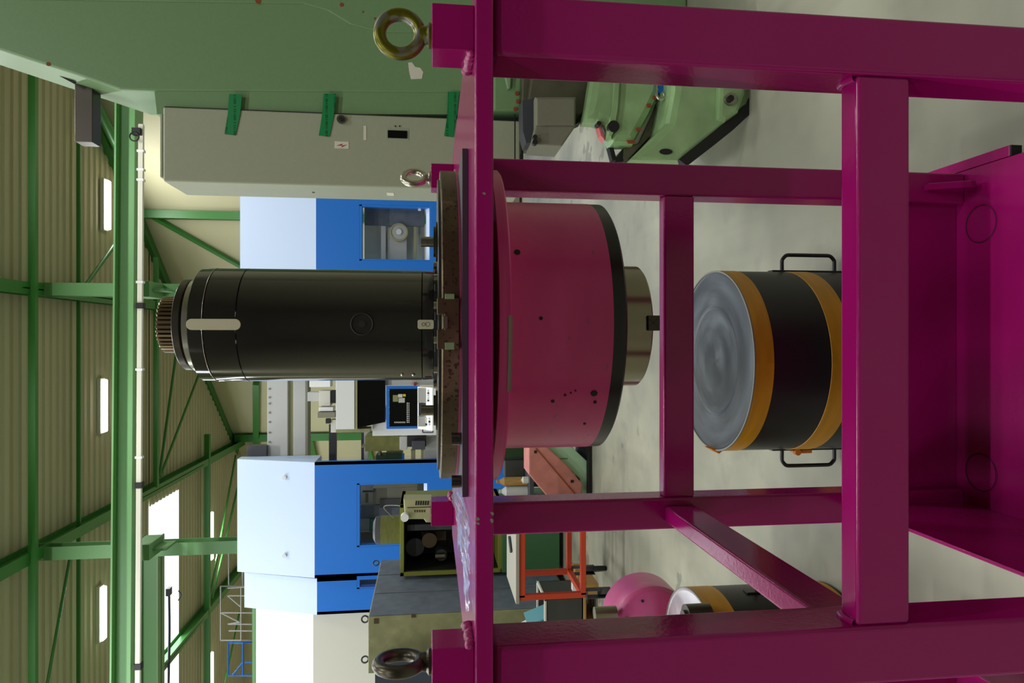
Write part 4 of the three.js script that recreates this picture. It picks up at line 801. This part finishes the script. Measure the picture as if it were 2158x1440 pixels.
{ // trolley
  const D0 = 5.4, D1 = 6.05, y = onY(1087, 720, 0.91).y, t = thing('trolley', 'orange steel trolley with light grey top and black castors', 'trolley', V(at(1150, 1190, D0).x, 0, -(D0 + D1) / 2));
  const xl = at(1087, 1274, D0).x, xr = at(1087, 1092, D0).x, yt = hAt(1087, D0);
  part('top', box(xl, xr, yt - 0.03, yt, -D0, -D1, 0.004), M.greyTop, t);
  const w = 0.045, xa = at(1160, 1257, D0 + 0.03).x, xb = at(1160, 1100, D0 + 0.03).x, yb = hAt(1229, D0 + 0.03);
  for (const x of [xa, xb]) for (const z of [-D0 - 0.04, -D1 + 0.05]) part('leg', box(x - w / 2, x + w / 2, yb - w / 2, yt - 0.031, z - w / 2, z + w / 2, 0.004), M.orange, t);
  for (const z of [-D0 - 0.04, -D1 + 0.05]) { part('lower_rail', box(xa, xb, yb - w / 2, yb + w / 2, z - w / 2, z + w / 2, 0.004), M.orange, t); part('upper_rail', box(xa, xb, yt - 0.08, yt - 0.031, z - w / 2, z + w / 2, 0.004), M.orange, t); }
  for (const x of [xa, xb]) part('side_rail', box(x - w / 2, x + w / 2, yb - w / 2, yb + w / 2, -D0 - 0.04, -D1 + 0.05, 0.004), M.orange, t);
  for (const x of [xa, xb]) for (const z of [-D0 - 0.04, -D1 + 0.05]) {
    const r = yb / 2 * 0.62, c = part('castor', (() => { const g = new THREE.CylinderGeometry(r, r, 0.04, 28); g.rotateZ(Math.PI / 2); g.rotateY(0.4); g.translate(x, r, z - 0.03); return flat(g); })(), M.rubber, t);
    part('fork', [box(x - 0.035, x - 0.027, r, yb - w / 2, z - 0.05, z + 0.02, 0.002), box(x + 0.027, x + 0.035, r, yb - w / 2, z - 0.05, z + 0.02, 0.002), box(x - 0.035, x + 0.035, yb - w / 2 - 0.012, yb - w / 2, z - 0.05, z + 0.03, 0.002)], M.greyDark, c);
  }
  single('clamp_screw', rod(V(at(1080, 1150, 5.7).x - 0.03, yt + 0.012, -5.62), V(at(1080, 1150, 5.7).x + 0.06, yt + 0.012, -5.75), 0.012, 10), M.greyDark, 'small dark bolt lying on the trolley top', 'bolt');
}
{ // pallet with a dark crate, papers
  const D = 6.3, b0 = at(1200, 1258, D), t = thing('pallet', 'wooden pallet on the floor left of the trolley', 'pallet', V(b0.x - 0.4, 0, -D - 0.3));
  const yy = 0.14;
  for (let i = 0; i < 5; i++) part('plank', box(b0.x - 0.7, b0.x + 0.12, yy - 0.022, yy, -D + 0.0 - i * 0.13, -D - 0.095 - i * 0.13, 0.002), M.wood, t);
  for (const x of [b0.x + 0.06, b0.x - 0.3, b0.x - 0.64]) part('bearer', box(x - 0.05, x + 0.05, 0, yy - 0.022, -D, -D - 0.61, 0.003), M.wood, t);
  const c0 = at(1170, 1312, D), c1 = at(1170, 1264, D), k = thing('crate', 'open dark grey crate with white rim on the wooden pallet', 'crate', V((c0.x + c1.x) / 2, yy, -D - 0.2)), h = yy + 0.36, xx = c0.x - 0.25;
  part('wall', [box(xx, xx + 0.015, yy, h, -D - 0.03, -D - 0.5, 0.003), box(c1.x - 0.015, c1.x, yy, h, -D - 0.03, -D - 0.5, 0.003), box(xx, c1.x, yy, h, -D - 0.03, -D - 0.045, 0.003), box(xx, c1.x, yy, h, -D - 0.485, -D - 0.5, 0.003), box(xx, c1.x, yy, yy + 0.015, -D - 0.03, -D - 0.5, 0.002)], M.crate, k);
  part('rim', [box(xx - 0.01, c1.x + 0.01, h, h + 0.02, -D - 0.015, -D - 0.05, 0.003), box(xx - 0.01, c1.x + 0.01, h, h + 0.02, -D - 0.48, -D - 0.51, 0.003), box(c1.x - 0.02, c1.x + 0.01, h, h + 0.02, -D - 0.015, -D - 0.51, 0.003)], M.offWhite, k);
  const pp = [[-0.08, 0.07, 0.2, M.cyan, 'pale blue folder standing in the dark crate', 'folder'], [-0.02, 0.11, -0.3, M.white, 'white sheet standing in the dark crate', 'paper']];
  pp.forEach(([dx, hh, tilt, m, l, c], i) => { const g = new THREE.BoxGeometry(0.012, 0.42 + hh, 0.3); g.rotateZ(0.35 + i * 0.12); g.translate(c1.x - 0.2 - i * 0.06, yy + 0.26 + hh / 2, -D - 0.26); single(c, flat(g), m, l, c); });
  const wb = single('white_box', box(c1.x + 0.05, c1.x + 0.12, yy, yy + 0.1, -D - 0.05, -D - 0.12, 0.003), M.white, 'small white carton on the pallet beside the crate', 'carton');
}
{ // salmon and mint machine cover
  const D = 6.5, t = thing('conveyor', 'salmon red and mint green low machine behind the pink drum', 'machine', V(at(1200, 1000, D).x, 0, -D - 0.3));
  part('top_cover', prism([[1114, 900], [1114, 1000], [1156, 1050], [1226, 1050], [1227, 1020], [1196, 982], [1140, 930], [1120, 900]], D, 0.35, 0.012), M.salmon, t);
  part('cover_joint', prism([[1128, 945], [1131, 945], [1218, 1046], [1214, 1046]], D - 0.004, 0.01, 0), M.rust, t);
  part('side_panel', prism([[1130, 900], [1200, 938], [1237, 972], [1237, 1056], [1222, 1056], [1222, 1010], [1150, 940]], D + 0.1, 0.5, 0.008), M.mint, t);
  part('panel_joint', prism([[1140, 968], [1197, 966], [1197, 967.5], [1140, 969.5]], D + 0.094, 0.01, 0), M.machineGreen, t);
  part('hinge', [pbox(1203, 1209, 1012, 1018, D - 0.01, 0.03, 0.002), pbox(1126, 1131, 950, 956, D - 0.01, 0.03, 0.002)], M.blackMatt, t);
  const p = onY(1253, 1000, 0);
  part('base', prism([[1200, 900], [1240, 955], [1238, 1058], [1253, 1058], [1253, 900]], D + 0.05, 0.6, 0.004), M.blackMatt, t);
}
{ // bench with clutter behind it
  const D = 7.6, yt = hAt(1116, D), xl = at(1100, 1060, D).x, xr = at(1100, 900, D).x, t = thing('workbench', 'dark workbench with parts behind the salmon cover', 'workbench', V((xl + xr) / 2, 0, -D - 0.4));
  part('top', box(xl, xr, yt - 0.05, yt, -D, -D - 0.8, 0.004), M.greyDark, t);
  for (const x of [xl + 0.05, xr - 0.05]) for (const z of [-D - 0.05, -D - 0.75]) part('leg', box(x - 0.03, x + 0.03, 0, yt - 0.05, z - 0.03, z + 0.03, 0.003), M.greyDark, t);
  const put = (name, X, Y, w, h, dz, m, label, cat, round) => { const p = at(X, Y, D + dz); single(name, round ? lathe([[0, yt], [w / 2, yt], [w / 2, yt + h * 0.75], [w / 5, yt + h * 0.9], [w / 5, yt + h], [0, yt + h]], p.x, -D - dz, 24) : box(p.x - w / 2, p.x + w / 2, yt, yt + h, -D - dz - w / 2, -D - dz + w / 2, 0.012), m, label, cat); };
  put('bottle', 1060, 1036, 0.12, 0.33, 0.2, M.greyLight, 'grey bottle with pale cap on the workbench', 'bottle', true);
  put('canister', 1070, 1015, 0.1, 0.36, 0.2, M.wood, 'tan canister standing on the workbench', 'canister', true);
  put('dark_box', 1090, 985, 0.2, 0.24, 0.5, M.crate, 'dark grey box standing on the workbench', 'box');
  put('green_case', 1075, 953, 0.13, 0.4, 0.5, M.darkGreen, 'dark green case at the right end of the workbench', 'case');
  put('brown_motor', 1085, 1018, 0.18, 0.16, 0.55, M.wornLabel, 'brown worn motor block at the back of the workbench', 'motor', true);
  put('pale_jar', 1105, 1012, 0.08, 0.08, 0.12, M.offWhite, 'small pale jar at the front of the workbench', 'jar', true);
}
{ // low magenta base of another stand at the lower left
  const p = onY(2060, 1425, SH), xr = -0.87, xl = -1.7, t = thing('base_frame', 'magenta base frame of another stand, seen past the left front leg', 'base frame', V((xl + xr) / 2, 0, -1.3));
  part('shelf', box(xl, xr, SH - 0.012, SH, -0.9, -1.93, 0.002), M.magenta, t);
  part('back_panel', box(xl + 0.02, xr - 0.02, SH, 0.42, -1.666, -1.678, 0.002), M.magenta, t);
  for (const x of [xl + 0.08, xr - 0.08]) part('runner', box(x - 0.06, x + 0.06, 0, SH - 0.012, -0.92, -1.9, 0.004), M.magenta, t);
}
{ // clear plastic film lying crumpled on the left of the top plate
  const nx = 60, nz = 60, x0 = -0.375, x1 = -0.25, z0 = -0.93, z1 = -1.6, g = new THREE.PlaneGeometry(1, 1, nx, nz), q = g.attributes.position;
  for (let i = 0; i < q.count; i++) {
    const u = q.getX(i) + 0.5, v = q.getY(i) + 0.5, x = x0 + (x1 - x0) * u, z = z0 + (z1 - z0) * v;
    const c = Math.abs(fbm(u * 11, v * 5, 1 << 20, 71, 3) - 0.5) * 2;
    q.setXYZ(i, x + 0.012 * (fbm(v * 7, u * 3, 1 << 20, 81, 2) - 0.5), PT + 0.0012 + 0.007 * c, z);
  }
  g.computeVertexNormals();
  single('plastic_film', flat(g), M.film, 'crumpled clear plastic film lying on the left of the stand plate', 'plastic film');
}
renderer.render(scene, camera);
